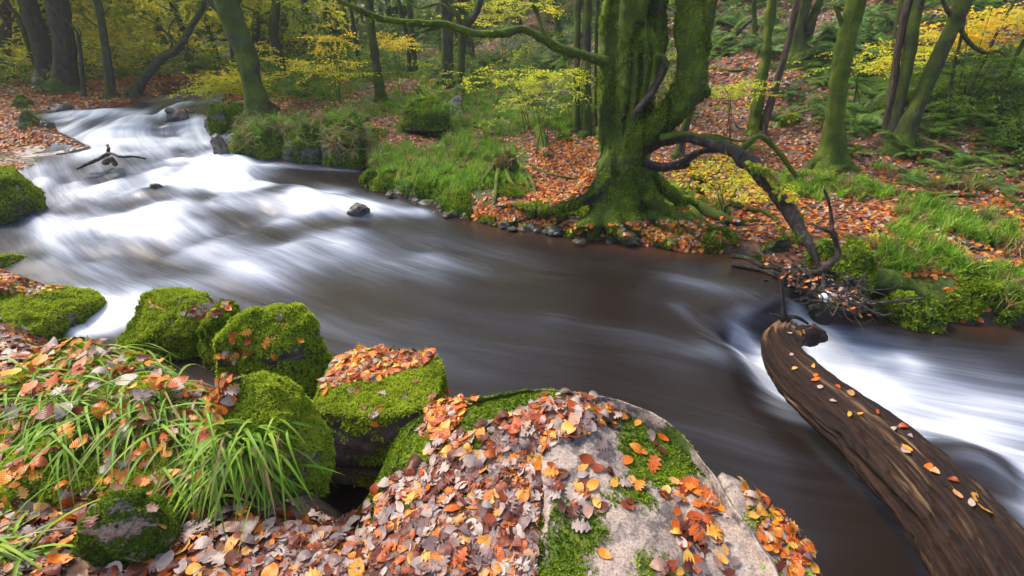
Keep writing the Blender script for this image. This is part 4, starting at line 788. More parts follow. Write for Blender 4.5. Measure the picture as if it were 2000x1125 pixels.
# sunken snag in the rapids
sg = P(225, 312, .42); snag = empty('sunken_snag', sg, 'dark snag with an upright stub breaking the upper rapids', 'driftwood')
stick3([P(165,322,.38), P(190,312,.44), P(212,300,.52), P(235,306,.5), P(262,306,.47), P(285,310,.42)], .03, .015, snag, 'branch', seed=701, seg=10)
stick3([P(211,304,.48), P(211,296,.53), P(212,290,.59), P(210,284,.62)], .03, .02, snag, 'stub', seed=702)
stick3([P(205,318,.42), P(216,310,.50), P(225,320,.38)], .045, .04, snag, 'branch', seed=703, seg=12)
stick3([P(150,330,.36), P(175,318,.42), P(205,305,.46)], .02, .03, snag, 'branch', seed=704)
stick3([P(812,402,.0), P(815,385,.08), P(822,368,.2), P(830,355,.3)], .018, .012, tag(empty('fallen_stick', P(815,390,.05)), 'dark curved twig standing in the shallows by the bank', 'stick'), 'stem', seed=705)
# ------------------------------------------------------------------ scattering of uncountable stuff
def strip_leaf(kind, n=9, curl=.1, fold=.07, seed=0):
    r_ = random.Random(seed); t = np.linspace(0, 1, n); V = []; F = []
    if kind == 'beech': w_ = .30 * np.sin(np.pi * t ** .85) ** .8
    elif kind == 'oak': w_ = (.30 * np.sin(np.pi * t ** 1.1) ** .7) * (1 + .38 * np.cos(t * 2 * np.pi * 4.5 + 2.6)) * (t > .05)
    else: w_ = .26 * np.sin(np.pi * t) ** .9
    w_[0] = w_[-1] = .012
    tw, cu = r_.uniform(-.35, .35), curl * r_.uniform(.3, 1.2) * r_.choice([-1, 1, 1])
    for k in range(n):
        z = cu * (2 * t[k] - 1) ** 2 - cu * .5; s_ = tw * (t[k] - .5)
        for sgn in (-1, 0, 1):
            x = t[k] - .5; y = sgn * w_[k]; zz = z + abs(y) * fold * (2 + r_.uniform(-.3, .3)) + y * s_ + (r_.uniform(-.035, .035) if sgn else 0)
            V.append((x, y, zz))
    for k in range(n - 1):
        a = k * 3; F += [(a, a + 3, a + 4, a + 1), (a + 1, a + 4, a + 5, a + 2)]
    b = len(V); V += [(-.5, -.008, cu * .5), (-.5, .008, cu * .5), (-.72, .006, cu * .5 + .03), (-.72, -.006, cu * .5 + .03)]; F.append((b, b + 3, b + 2, b + 1))
    return np.array(V), np.array(F)
def src_col(name, meshes):
    c = bpy.data.collections.new(name)
    for me in meshes: c.objects.link(bpy.data.objects.new(me.name, me))
    return c
_ngs = {}
def ng_for(c):
    if c.name in _ngs: return _ngs[c.name]
    ng = bpy.data.node_groups.new('strew_' + c.name, 'GeometryNodeTree')
    ng.interface.new_socket(name='Geometry', in_out='INPUT', socket_type='NodeSocketGeometry'); ng.interface.new_socket(name='Geometry', in_out='OUTPUT', socket_type='NodeSocketGeometry')
    gi, go = ng.nodes.new('NodeGroupInput'), ng.nodes.new('NodeGroupOutput'); ip = ng.nodes.new('GeometryNodeInstanceOnPoints'); ci = ng.nodes.new('GeometryNodeCollectionInfo')
    ci.inputs[0].default_value = c; ci.inputs['Separate Children'].default_value = True; ci.inputs['Reset Children'].default_value = True
    def na(n, t): x = ng.nodes.new('GeometryNodeInputNamedAttribute'); x.data_type = t; x.inputs[0].default_value = n; return x.outputs[0]
    e = ng.nodes.new('FunctionNodeEulerToRotation'); L = ng.links.new
    L(na('rot', 'FLOAT_VECTOR'), e.inputs[0]); L(gi.outputs[0], ip.inputs['Points']); L(ci.outputs[0], ip.inputs['Instance']); ip.inputs['Pick Instance'].default_value = True
    L(na('idx', 'INT'), ip.inputs['Instance Index']); L(e.outputs[0], ip.inputs['Rotation']); L(na('scl', 'FLOAT_VECTOR'), ip.inputs['Scale']); L(ip.outputs[0], go.inputs[0])
    _ngs[c.name] = ng; return ng
def scatter(name, c, p, rot, scl, tint, label=None, parent=None, kind='stuff', cat=None):
    p = np.asarray(p, np.float32); n = len(p)
    if n == 0: return None
    me = bpy.data.meshes.new(name); me.vertices.add(n); me.vertices.foreach_set('co', p.ravel())
    scl = np.asarray(scl, np.float32); scl = np.repeat(scl[:, None], 3, 1) if scl.ndim == 1 else scl
    for a, t, v in (('rot', 'FLOAT_VECTOR', rot), ('scl', 'FLOAT_VECTOR', scl)): x = me.attributes.new(a, t, 'POINT'); x.data.foreach_set('vector', np.asarray(v, np.float32).ravel())
    x = me.attributes.new('tint', 'FLOAT', 'POINT'); x.data.foreach_set('value', np.asarray(tint, np.float32))
    x = me.attributes.new('idx', 'INT', 'POINT'); x.data.foreach_set('value', rng.integers(0, len(c.objects), n).astype(np.int32))
    o = link(name, me, parent); m = o.modifiers.new('strew', 'NODES'); m.node_group = ng_for(c)
    tag(o, label, cat, kind=kind); return o
def euler_on(nrm, yaw=None, tilt=0.0):
    nrm = np.asarray(nrm, float); n = len(nrm); nrm = nrm + rng.normal(0, 1, (n, 3)) * tilt; nrm /= np.linalg.norm(nrm, axis=1, keepdims=True) + 1e-9
    yaw = rng.uniform(0, 6.2832, n) if yaw is None else yaw
    r_ = np.stack([np.cos(yaw), np.sin(yaw), 0 * yaw], -1); x = r_ - nrm * (r_ * nrm).sum(1, keepdims=True); x /= np.linalg.norm(x, axis=1, keepdims=True) + 1e-9; y = np.cross(nrm, x)
    return np.stack([np.arctan2(y[:, 2], nrm[:, 2]), np.arcsin(np.clip(-x[:, 2], -1, 1)), np.arctan2(x[:, 1], x[:, 0])], -1)
def on_mesh(V, F, wv, dens):
    q = V[F]; ar = np.linalg.norm(np.cross(q[:, 2] - q[:, 0], q[:, 3] - q[:, 1]), axis=1) / 2; w_ = wv[F].mean(1); a = ar * w_; n = int(a.sum() * dens)
    if n == 0: return np.zeros((0, 3)), np.zeros((0, 3))
    i = rng.choice(len(F), n, p=a / a.sum()); u, v = rng.random((2, n, 1)); p = (q[i, 0] * (1 - u) + q[i, 1] * u) * (1 - v) + (q[i, 3] * (1 - u) + q[i, 2] * u) * v
    N_ = np.cross(q[i, 2] - q[i, 0], q[i, 3] - q[i, 1]); return p, N_ / (np.linalg.norm(N_, axis=1, keepdims=True) + 1e-9)

def lm(kind, i, n=9, mat='leaf', **k): V, F = strip_leaf(kind, n, seed=i, **k); return mesh(kind + '_leaf', V, F, M[mat])
BEECH = [lm('beech', i, curl=.08 + .07 * (i % 3)) for i in range(7)]; OAK = [lm('oak', i, 26, curl=.12) for i in range(5)]
C_NEAR = src_col('near_leaves', BEECH + OAK[:4] ); C_FAR = src_col('far_leaves', [lm('beech', 30 + i, 4, curl=.2) for i in range(4)])

# moss sprigs
def sprig(seed, n=7):
    r_ = random.Random(seed); V = []; F = []
    for k in range(n):
        a = r_.uniform(0, 6.28); el = r_.uniform(.3, 1.3); L = r_.uniform(.6, 1.1); d = np.array([math.cos(a) * math.cos(el), math.sin(a) * math.cos(el), math.sin(el)]); s_ = np.array([-math.sin(a), math.cos(a), 0]) * .16
        b = len(V); m_ = d * L * .55 + np.array([0, 0, .06]); V += [d * .02 - s_ * .3, m_ - s_, d * L, m_ + s_]; F.append((b, b + 1, b + 2, b + 3))
    return np.array(V), np.array(F)
C_MOSS = src_col('moss_sprigs', [mesh('sprig', *sprig(i), M['moss_sprig']) for i in range(5)])
def mossy(rec, dens, size, cut=.5, tmul=1.0, tadd=0.0, zmin=-.35):
    o, V, F, nrm, ms = rec; wv = np.clip((ms - cut + .12) * 6, 0, 1) * (nrm[:, 2] > zmin); p, n_ = on_mesh(V, F, wv, dens)
    if len(p) == 0: return
    flip = (n_ * 0 + 1); 
    t = .60 + .55 * fbm(p * 5, 3, 71) + .16 * rng.normal(0, 1, len(p)) + .16 * n_[:, 2]
    scatter('moss', C_MOSS, p - n_ * size * .1, euler_on(n_ + np.array([0, 0, .35]), None, .25), size * rng.uniform(.6, 1.4, len(p)), np.clip(t * tmul + tadd, 0, 1), parent=o)
for k, dn_s, sz in [('granite', 17000, .011), ('b1', 11000, .020), ('b1b', 11000, .019), ('b2', 13000, .018), ('b3', 15000, .016), ('b4', 24000, .012), ('b5', 24000, .009), ('mound', 13000, .016), ('bl3', 9000, .021), ('bl3b', 9000, .021), ('bl1', 4000, .026), ('bl1c', 4000, .026), ('bl2', 7000, .022), ('ledge', 14000, .012)]:
    mossy(ST[k], dn_s, sz, tadd={'bl1': -.12, 'b5': -.42, 'granite': -.42, 'b1b': -.15, 'bl1c': -.15}.get(k, .24))
for i in range(len(S)):
    if S[i][9] > .3 and S[i][4] < 3: mossy(ST[i], 2600, .034, tadd=-.15)
p, n_ = on_mesh(WLG[1], WLG[2], np.ones(len(WLG[1])), 3500); scatter('moss', C_MOSS, p, euler_on(n_, None, .4), .03 * rng.uniform(.5, 1.3, len(p)), np.clip(.18 + .15 * rng.normal(0, 1, len(p)), 0, 1), parent=WLG[0])
wv = np.clip(fbm(BEV * 3, 3, 90) * 1.6 + .35 + .3 * vnormals(BEV, BEF)[:, 2], 0, 1); p, n_ = on_mesh(BEV, BEF, wv * (BEV[:, 2] < 4.5), 2300)
scatter('moss', C_MOSS, p, euler_on(n_, None, .4), .026 * rng.uniform(.5, 1.3, len(p)), np.clip(.44 + .45 * fbm(p * 4, 3, 91) + .12 * rng.normal(0, 1, len(p)) + .25 * n_[:, 2], 0, 1), parent=beech)
V, F = LIMB[1], LIMB[2]; p, n_ = on_mesh(V, F, np.clip(.4 + vnormals(V, F)[:, 2], 0, 1), 6000); scatter('moss', C_MOSS, p, euler_on(n_, None, .4), .03 * rng.uniform(.5, 1.3, len(p)), np.clip(.5 + .2 * rng.normal(0, 1, len(p)), 0, 1), parent=beech)

# ------------------------------------------------------------------ leaves
TREE = ALL.tree()
def drop(xy, top=6.0):
    pts, nr2 = [], []
    for x, y in xy:
        h = TREE.ray_cast(Vector((x, y, top)), Vector((0, 0, -1)))
        if h[0] is None: pts.append((0, 0, -99)); nr2.append((0, 0, 1))
        else: n = h[1]; n = n if n.z > 0 else -n; pts.append(h[0][:]); nr2.append(n[:])
    return np.array(pts), np.array(nr2)
def shoot(poly, n, wet_ok=False):
    poly = np.array(poly, float); lo, hi = poly.min(0), poly.max(0); P_, N_ = [], []; tries = 0
    while len(P_) < n and tries < n * 12:
        q = lo + rng.random(2) * (hi - lo); tries += 1
        if not inside(np.array([q[0]]), np.array([q[1]]), poly)[0]: continue
        h = TREE.ray_cast(Vector((0, 0, CAM_H)), ray(*q).normalized())
        if h[0] is None or h[0].z < -.1: continue
        nn = h[1] if h[1].z > 0 else -h[1]
        if nn.z < .25: continue
        P_.append(h[0][:]); N_.append(nn[:])
    return np.array(P_).reshape(-1, 3), np.array(N_).reshape(-1, 3)
def ltint(n, dull=.35): 
    k = rng.random(n); return np.where(k < dull * .6, np.clip(rng.uniform(.72, 1.12, n), 0, 1), np.where(k < dull, rng.uniform(0, .22, n), rng.uniform(.24, .70, n)))
def near_litter(name, p, n_, label, dull=.4, lift=.012, size=.052, tilt=.15, parent=None):
    k = len(p); s = size * rng.uniform(.6, 1.4, k); p = p + n_ * (rng.random((k, 1)) * lift + .004)
    return scatter(name, C_NEAR, p, euler_on(n_, None, tilt), np.stack([s, s * rng.uniform(.8, 1.3, k), s], -1), ltint(k, dull), label, parent)
# everything on the near bank
n0 = 27000; xy = np.stack([rng.uniform(-5.5, 1.2, n0), rng.uniform(.1, 4.2, n0) ** 1.0], -1); tz, ins_, _, _ = terrain(xy[:, 0], xy[:, 1])
p, n_ = drop(xy); ok = (~ins_) & (np.abs(p[:, 2] - tz) < .025); near_litter('leaf_litter', p[ok], n_[ok], 'wet orange and brown leaf litter covering the near bank between the boulders', .66, .02, .062, .18)
OV, OF = ST['mound'][1], ST['mound'][2]; p, n_ = on_mesh(OV, OF, np.clip(fbm(OV * 2.2, 3, 8) * 2 + .05, 0, 1) * (OV[:, 2] > .45), 600); near_litter('leaf_litter', p, n_, 'fallen leaves caught among the long grass on the mossy mound', .4, .02, .058, .25)
PATCH = [([(830,815),(868,765),(978,718),(1015,728),(920,790),(862,865)], 170, .2), ([(825,835),(900,850),(990,812),(1060,778),(1110,765),(1200,790),(1235,818),(1160,850),(1070,868),(1045,900),(1055,960),(1045,1125),(480,1125),(580,1010),(700,965),(790,925),(840,880)], 1500, .78),
  ([(1430,925),(1480,955),(1560,1040),(1592,1110),(1540,1125),(1490,1060)], 130, .3), ([(650,690),(690,672),(780,665),(862,685),(830,712),(740,742),(655,748)], 420, .25), ([(365,610),(400,590),(455,590),(445,608),(385,628)], 40, .4),
  ([(375,725),(470,735),(450,790),(410,850),(385,800)], 150, .4), ([(-10,536),(80,545),(140,560),(60,578),(-10,570)], 130, .5), ([(0,720),(90,680),(300,700),(390,780),(330,860),(150,900),(0,890)], 150, .45), ([(640,700),(700,720),(640,770),(620,740)], 30, .3), ([(420,690),(470,640),(500,650),(450,720)], 16, .4),
  ([(1795,590),(1840,596),(1845,610),(1800,606)], 60, .1), ([(0,250),(80,258),(160,275),(40,292),(0,290)], 150, .15), ([(345,214),(385,214),(380,222),(350,222)], 20, .1), ([(0,305),(70,310),(40,330),(0,330)], 60, .15)]
for poly, n, du in PATCH:
    p, n_ = shoot(poly, n); near_litter('leaf_litter', p, n_, 'loose drift of orange and brown leaves lying on the rocks', du, .018)
p, n_ = shoot([(0,720),(120,680),(260,690),(380,780),(420,880),(250,930),(60,900)], 80); near_litter('leaf_litter', p + np.array([0, 0, .06]), n_, 'leaves caught on top of the long grass of the mound', .5, .02, .07, .25)
k_ = 260; q_ = np.array([P(1540 + 140 * f_ + random.gauss(0, 16), 525 + 72 * f_ + random.gauss(0, 14), .08 + random.gauss(0, .04))[:] for f_ in rng.random(k_)]); near_litter('leaf_litter', q_, np.tile([0, 0, 1.], (k_, 1)), 'dark wet leaves caught in the driftwood heap', .8, .02, .05, .5)
# far bank litter
n0 = 130000; rr = rng.random(n0); yy = 3.2 + 15 * rr ** 1.25; xx = rng.uniform(-1, 1, n0) * (yy * 1.15 + 1.5); tz, ins_, df_, dn_ = terrain(xx, yy); g = green_at(xx, yy)
kp = (~ins_) & (rng.random(n0) < np.clip(1.25 - g * 1.15, .12, 1)) & ((yy > 4.0) | (xx > 1)); kp &= ~((xx < 1) & (yy < 4.5)); xy = np.stack([xx, yy], -1)[kp][:62000]
p, n_ = drop(xy, 1.9 + 0 * 1) if False else drop(xy, 5.0); tz = tz[kp][:62000]; ok = (p[:, 2] > -1) & (p[:, 2] - tz < .07); p = p[ok]; n_ = n_[ok]
s = .068 * rng.uniform(.7, 1.3, len(p)) * (1 + np.maximum(0, p[:, 1] - 8) * .05); tt = np.where(p[:, 0] + p[:, 1] > 13, ltint(len(p), .7), ltint(len(p), .38)); 
scatter('leaf_litter', C_FAR, p + n_ * .012, euler_on(n_, None, .3), s, tt, 'orange beech litter strewn over the far bank and the slope')
p, n_ = shoot([(1040,290),(1180,270),(1150,380),(1080,400),(1020,380)], 1800); scatter('leaf_litter', C_FAR, p + n_ * .015, euler_on(n_, None, .3), .06 * rng.uniform(.7, 1.3, len(p)), ltint(len(p), .3), 'bright orange leaves lying left of the big beech')
p, n_ = shoot([(1150,440),(1300,430),(1420,440),(1420,480),(1300,480),(1150,460),(1050,440),(900,420),(880,400),(1000,400)], 900); scatter('leaf_litter', C_FAR, p + n_ * .015, euler_on(n_, None, .3), .055 * rng.uniform(.7, 1.3, len(p)), np.clip(ltint(len(p), .2), 0, 1), 'orange leaves lying among the beech roots')
p, n_ = shoot([(1300,330),(1420,300),(1560,360),(1560,400),(1440,400),(1330,370)], 850); scatter('leaf_litter', src_col('yellow_litter', [lm('beech', 60 + i, 4, 'leaf_yellow', curl=.2) for i in range(3)]), p + n_ * .06 * rng.random((len(p), 1)), euler_on(n_, None, .45), .058 * rng.uniform(.7, 1.3, len(p)), rng.uniform(.1, .85, len(p)), 'yellow leaves scattered under the drooping beech branch')

# single leaves that can be picked out (about 300)
nleaf = 0
def lay(poly, n, label, grp, kinds=None, size=.052, tint=None):
    global nleaf
    p, n_ = shoot(poly, n); e = euler_on(n_, None, .10); k2 = len(p)
    for i in range(k2):
        if nleaf >= 300: return
        me = random.choice(kinds or (BEECH + BEECH + OAK)); isoak = me in OAK
        o = link('oak_leaf' if isoak else 'beech_leaf', me); nn = Vector(n_[i]); o.location = Vector(p[i]) + nn * .010; o.rotation_euler = e[i]; s = size * random.uniform(.75, 1.25) * (1.3 if isoak else 1); o.scale = (s, s * random.uniform(.85, 1.15), s)
        o['tint'] = float(tint() if tint else ltint(1, .5)[0]); tn = o['tint']; cw = 'dark brown' if tn < .2 else 'rusty' if tn < .36 else 'bright orange' if tn < .5 else 'golden' if tn < .6 else 'amber' if tn < .7 else 'dull brown' if tn < .8 else 'grey' if tn < .92 else 'pale tan'
        tag(o, label if k2 == 1 else f"{cw} {'oak' if isoak else 'beech'} leaf {label}", 'leaf', grp); nleaf += 1
dullt = lambda: random.uniform(.78, 1.0)
lay([(1128,752),(1160,752),(1160,775),(1128,775)], 1, 'pale lobed oak leaf at the top edge of the granite boulder', None, OAK[:1], .085, lambda: .97)
lay([(1122,1030),(1140,1030),(1140,1048),(1122,1048)], 1, 'single grey oak leaf lying flat on dark moss low on the granite boulder', None, OAK[1:2], .075, lambda: .93)
lay([(1180,1072),(1196,1072),(1196,1088),(1180,1088)], 1, 'lone orange beech leaf low on the granite boulder', None, BEECH[:1], .062, lambda: .55)
lay([(480,878),(502,878),(502,900),(480,900)], 1, 'pale oak leaf caught on the grass tussock', None, OAK[2:3], .08, lambda: .98)
lay([(104,800),(130,800),(130,818),(104,818)], 1, 'orange yellow beech leaf caught in grass on the mossy mound', None, BEECH[1:2], .08, lambda: .60)
lay([(190,640),(215,640),(215,655),(190,655)], 1, 'round tan leaf at the crest of the mossy mound', None, BEECH[2:3], .08, lambda: .66)
lay([(138,662),(158,662),(158,672),(138,672)], 1, 'bright yellow leaf on the moss of the mound', None, BEECH[3:4], .07, lambda: .62)
lay([(395,595),(410,595),(410,606),(395,606)], 1, 'pale oak leaf on the crown of the rounded mossy boulder', None, OAK[3:4], .09, lambda: .97)
lay([(1050,880),(1240,790),(1330,900),(1340,960),(1220,1010),(1090,1000)], 46, 'lying singly on the bare top of the granite boulder', 'single leaves on the bare top of the granite boulder')
lay([(1290,960),(1340,940),(1420,1000),(1400,1060),(1460,1120),(1270,1120),(1320,1060)], 62, 'in the small heap low on the granite boulder', 'leaves heaped low on the granite boulder', None, .055)
lay([(1060,775),(1120,755),(1230,800),(1200,840),(1080,860)], 40, 'in the drift near the top edge of the granite boulder', 'leaves drifted near the granite boulder top')
lay([(1540,690),(1600,720),(1700,790),(1800,860),(1900,950),(2000,1050),(2000,1090),(1900,1010),(1780,900),(1640,800),(1560,740)], 24, 'stuck to the wet upper side of the driftwood log', 'leaves stuck on the driftwood log', BEECH, .044, lambda: random.choice([.1, .2, .3, .4, .5, .6, .66, .7, .97]))
lay([(1535,640),(1590,638),(1590,650),(1540,656)], 7, 'on the broken tip of the driftwood log', 'leaves on the tip of the driftwood log', BEECH, .045)
lay([(260,590),(420,570),(470,600),(300,640)], 8, 'on the bright moss of the rounded boulder', 'leaves on the rounded mossy boulder')
lay([(440,660),(520,610),(640,640),(560,700),(450,720)], 9, 'stuck on the tall pointed mossy boulder', 'leaves on the tall mossy boulder')
lay([(600,740),(640,720),(860,735),(780,790)], 8, 'on the mossy side of the flat topped boulder', 'leaves on the flat topped boulder side')
lay([(700,800),(860,760),(900,800),(760,900)], 10, 'on the mossy left shoulder of the granite boulder', 'leaves on the mossy shoulder of the granite boulder')
lay([(150,980),(300,985),(320,1060),(180,1080)], 3, 'on the dark angular rock at bottom left', 'leaves on the angular rock')
lay([(20,350),(90,380),(90,430),(10,440)], 5, 'on the large dark boulder at the left edge', 'leaves on the left edge boulder')

# ------------------------------------------------------------------ grass
def tuft(seed, n=14, h=1.0, droop=1.0, wd=.022, seg=4, mat='grass'):
    r_ = random.Random(seed); V = []; F = []
    for k in range(n):
        a = r_.uniform(0, 6.28); L = h * r_.uniform(.55, 1.1); lean = r_.uniform(.15, .9); b0 = np.array([r_.gauss(0, .08), r_.gauss(0, .08), 0]); d = np.array([math.cos(a), math.sin(a), 0]); s_ = np.array([-d[1], d[0], 0])
        for j in range(seg + 1):
            f = j / seg; x = lean * L * (f ** 1.5) * (.6 + .3 * droop); z = L * (f * 1.0 - droop * .62 * lean * f ** 2.4); w_ = wd * (1 - f ** 2) + .002; c_ = b0 + d * x + np.array([0, 0, z]); V += [c_ - s_ * w_, c_ + s_ * w_]
        b = len(V) - 2 * (seg + 1)
        for j in range(seg): q = b + 2 * j; F.append((q, q + 1, q + 3, q + 2))
    return mesh('grass_tuft', np.array(V), np.array(F), M[mat])
C_G = src_col('grass_tufts', [tuft(i, 16) for i in range(6)]); C_GD = src_col('drooping_tufts', [tuft(20 + i, 18, 1, 1.6) for i in range(4)] + [tuft(30 + i, 16, 1, 1.7, mat='straw') for i in range(3)])
n0 = 60000; yy = 3.5 + 15 * rng.random(n0) ** 1.2; xx = rng.uniform(-1, 1, n0) * (yy * 1.15 + 1.5); g = np.zeros(n0)
for i_, (a, b, r_) in enumerate(GPW): g = np.maximum(g, np.exp(-((xx - a) ** 2 + (yy - b) ** 2) / (r_ * .8) ** 2) * (.25 if i_ in (2, 27, 28, 29, 30) else 1))
g = np.clip(g + .45 * fbm(np.stack([xx, yy, 0 * xx], -1) * 1.4, 3, 31), 0, 1); ins_ = inside(xx, yy, RIV)
kp = (~ins_) & (rng.random(n0) < np.clip((g - .33) * 2.2, 0, 1)) & ~((xx < 1) & (yy < 4.5)); xy = np.stack([xx, yy], -1)[kp][:9000]; tz = terrain(xy[:, 0], xy[:, 1])[0]
p, n_ = drop(xy, 5.0); ok = (p[:, 2] > -.3) & (p[:, 2] - tz < .5); p, n_ = p[ok], n_[ok]
scatter('grass', C_G, p - [0, 0, .01], euler_on(n_ * .4 + [0, 0, 1], None, .12), rng.uniform(.12, .25, len(p)), np.clip(rng.normal(.62, .2, len(p)) + .15 * fbm(p, 3, 4), 0, 1), 'green woodland grass growing in patches on the far bank', cat=None)
print('grass', len(p))
def tussock(px, n, s, label, hang=.0, sd=.05, z=None, straw=.3):
    n = int(n * .6); s = s * .85
    c_ = TREE.ray_cast(Vector((0, 0, CAM_H)), ray(*px).normalized())[0]
    t = empty('grass_tussock', c_, label, 'grass tussock'); k = n; q = np.array(c_) + np.stack([rng.normal(0, sd, k), rng.normal(0, sd, k), np.zeros(k)], -1)
    pp_, nn_ = drop(q[:, :2], c_.z + .4); pp_[pp_[:, 2] < c_.z - .3, 2] = c_.z - .05
    scatter('grass_blades', C_GD if straw else C_G, pp_, euler_on(nn_ * hang + [0, 0, 1], None, .2), s * rng.uniform(.7, 1.25, k), np.clip(rng.normal(.5, .22, k), 0, 1), parent=t)
for px, n, s, lb in [((1780,428),26,.30,'large green tussock above the right bank'), ((1755,492),16,.24,'drooping grass tussock on the edge of the mossy bank at right'), ((1845,500),22,.28,'tussock in leaves right of the large green one'), ((1985,490),26,.34,'tussock at the right edge above the stream'), ((1965,575),18,.26,'bright grass clump low at the right edge'),
     ((1810,520),14,.2,'small grass clump behind the thick mossy log'), ((1725,335),16,.24,'grass clump right of the stout mossy trunk'), ((1400,395),18,.2,'small bright grass clump in the yellow leaves'), ((990,338),60,.24,'grass cap on the mossy root stump'), ((1830,365),26,.3,'bank tussock under ferns at right'), ((1900,370),30,.32,'hanging tussock on the dark hollow at right'), ((1490,330),16,.2,'grass clump behind the drooping branch'), ((1575,455),10,.16,'tiny grass clump behind the upright bare branch'),
     ((60,236),26,.2,'grass cap on the mossy rock by the left slab'), ((440,215),30,.22,'grass cap of the boulder by the leaning beech'), ((820,190),40,.22,'grassy cap of the mossy boulder on the far bank')]:
    tussock(px, n, s, lb, .2, .09)
for key, (px0, px1, n), lb in [('a', ((460,246),(556,240),70), 'fringe of drooping grass along the long bank boulder'), ('b', ((556,238),(640,232),60), 'fringe of grass above the dark undercut boulder'), ('c', ((640,228),(722,222),80), 'brown and green hanging grass over the tall bank boulder'), ('d', ((720,270),(745,320),30), 'grass fringe where the bank drops at the grassy corner'), ('e', ((460,280),(500,262),40), 'hanging grass over the pale bare rock face'), ('f', ((640,270),(722,262),60), 'lower skirt of brown hanging grass on the tall bank boulder')]:
    P_, N_ = [], []
    for k in range(n):
        f = random.random(); h = TREE.ray_cast(Vector((0, 0, CAM_H)), ray(px0[0] + (px1[0] - px0[0]) * f, px0[1] + (px1[1] - px0[1]) * f + random.gauss(6, 8)).normalized())
        if h[0] is not None: P_.append(h[0][:]); N_.append((-.1, -.5, .7))
    t = empty('grass_fringe', P_[0], lb, 'grass'); scatter('grass_blades', C_GD, P_, euler_on(N_, None, .35), .28 * rng.uniform(.7, 1.2, len(P_)), np.clip(rng.normal(.6, .25, len(P_)), 0, 1), parent=t)

# foreground woodrush: every blade its own part
def blade(seed, L, sag, mat):
    r_ = random.Random(seed); n = 9; V = []; F = []; tw = r_.uniform(-.6, .6); kx = r_.uniform(-.12, .12)
    for j in range(n):
        f = j / (n - 1); x = L * (f * .62 + .25 * f * f); z = L * (.60 * f - sag * .9 * f ** 2.1); w_ = .0046 * (1 - f ** 2.6) * (.7 + .6 * min(1, f * 3)) + .0003; y = kx * f * f * L; a = tw * f
        V += [(x, y - w_ * math.cos(a), z - w_ * math.sin(a)), (x, y, z - w_ * .45), (x, y + w_ * math.cos(a), z + w_ * math.sin(a))]
    for j in range(n - 1): q = 3 * j; F += [(q, q + 1, q + 4, q + 3), (q + 1, q + 2, q + 5, q + 4)]
    return mesh('blade', np.array(V), np.array(F), M[mat])
BL = [blade(i, .27 + .14 * (i % 4) / 3, (1.0, 1.25, 1.5, .85)[i % 4], 'grass') for i in range(10)] + [blade(50 + i, .26 + .03 * i, 1.45, 'straw') for i in range(3)]
def woodrush(pxs, n, label, lean, spread=.03, smin=.8, smax=1.25, bias=.9, each=3):
    base = TREE.ray_cast(Vector((0, 0, CAM_H)), ray(*pxs[0]).normalized())[0]; t = empty('woodrush_tussock', base, label, 'grass tussock'); k = 0; extra = []
    while k < n:
        a, b = random.choice(pxs); h = TREE.ray_cast(Vector((0, 0, CAM_H)), ray(a + random.gauss(0, 26), b + random.gauss(0, 18)).normalized())
        if h[0] is None: continue
        for j in range(each):
            c_ = h[0] + Vector((random.gauss(0, spread * .5), random.gauss(0, spread * .5), -.015)); yaw = lean + random.gauss(0, bias); i = random.randrange(10) if random.random() < .8 else 10 + random.randrange(3); s = random.uniform(smin, smax); pit = random.uniform(-.25, .35)
            o = link('blade', BL[i], t); o.location = c_; o.rotation_euler = (random.uniform(-.2, .2), pit - .35 * (random.random() < .35), yaw); o.scale = (s, random.uniform(.8, 1.25), s); o['tint'] = min(.82, max(0, random.gauss(.52, .22))) if i < 10 else random.random(); k += 1
woodrush([(200,720),(240,750),(290,790),(330,770),(340,820),(300,850),(360,860),(280,720),(310,740),(390,830),(370,800),(400,880)], 300, 'broad clump of long green grass spilling down the right side of the mossy mound', -1.0, .05, .75, 1.15, .8)
woodrush([(60,730),(110,720),(160,710),(40,770),(90,770),(140,780),(180,800),(220,830),(160,850),(100,820),(230,700)], 290, 'long green grass lying over the left side of the mossy mound', -1.6, .05, .75, 1.15, 1.3, 5)
woodrush([(470,850),(500,850),(520,870),(450,880),(490,890),(430,920),(520,920),(460,930)], 280, 'dense clump of long grass draping over the sloping mossy boulder', -1.2, .04, .5, .85, 1.0)
woodrush([(-30,1040),(-10,1060),(10,1080),(-20,1100)], 90, 'clump of long grass reaching in from the bottom left corner', -.2, .03, .8, 1.2, .7)
woodrush([(1500,1100),(1520,1085),(1530,1100)], 22, 'tiny grass clump growing on the leaf strewn ledge rock', .2, .01, .3, .5, 1.6, 3)
woodrush([(1600,1120),(1606,1124)], 8, 'few short grass blades at the tip of the ledge rock', .2, .006, .25, .4, 1.6, 2)

# moss cushions along the far bank
n0 = 90000; i_ = rng.integers(0, len(FBD), n0); q = FBD[i_, :2] + rng.normal(0, .32, (n0, 2)); dd_, _, _ = near(q[:, 0], q[:, 1], FBD); q3 = np.column_stack([q, 0 * dd_])
kp = (~inside(q[:, 0], q[:, 1], RIV)) & (q[:, 1] > 3) & (q[:, 1] < 11) & (fbm(q3 * 2.6, 3, 88) > -.02 + .5 * dd_); q = q[kp][:24000]; p, n_ = drop(q, 3.0); tz = terrain(q[:, 0], q[:, 1])[0]; ok = np.abs(p[:, 2] - tz) < .12; p, n_ = p[ok], n_[ok]
scatter('bank_moss', C_MOSS, p + n_ * (.02 + .05 * np.clip(fbm(p * 6, 2, 89), 0, 1))[:, None], euler_on(n_ + [0, 0, .3], None, .4), .036 * rng.uniform(.6, 1.4, len(p)), np.clip(.42 + .5 * fbm(p * 3, 3, 92) + .12 * rng.normal(0, 1, len(p)), 0, 1), 'cushions of green moss along the edge of the far bank')
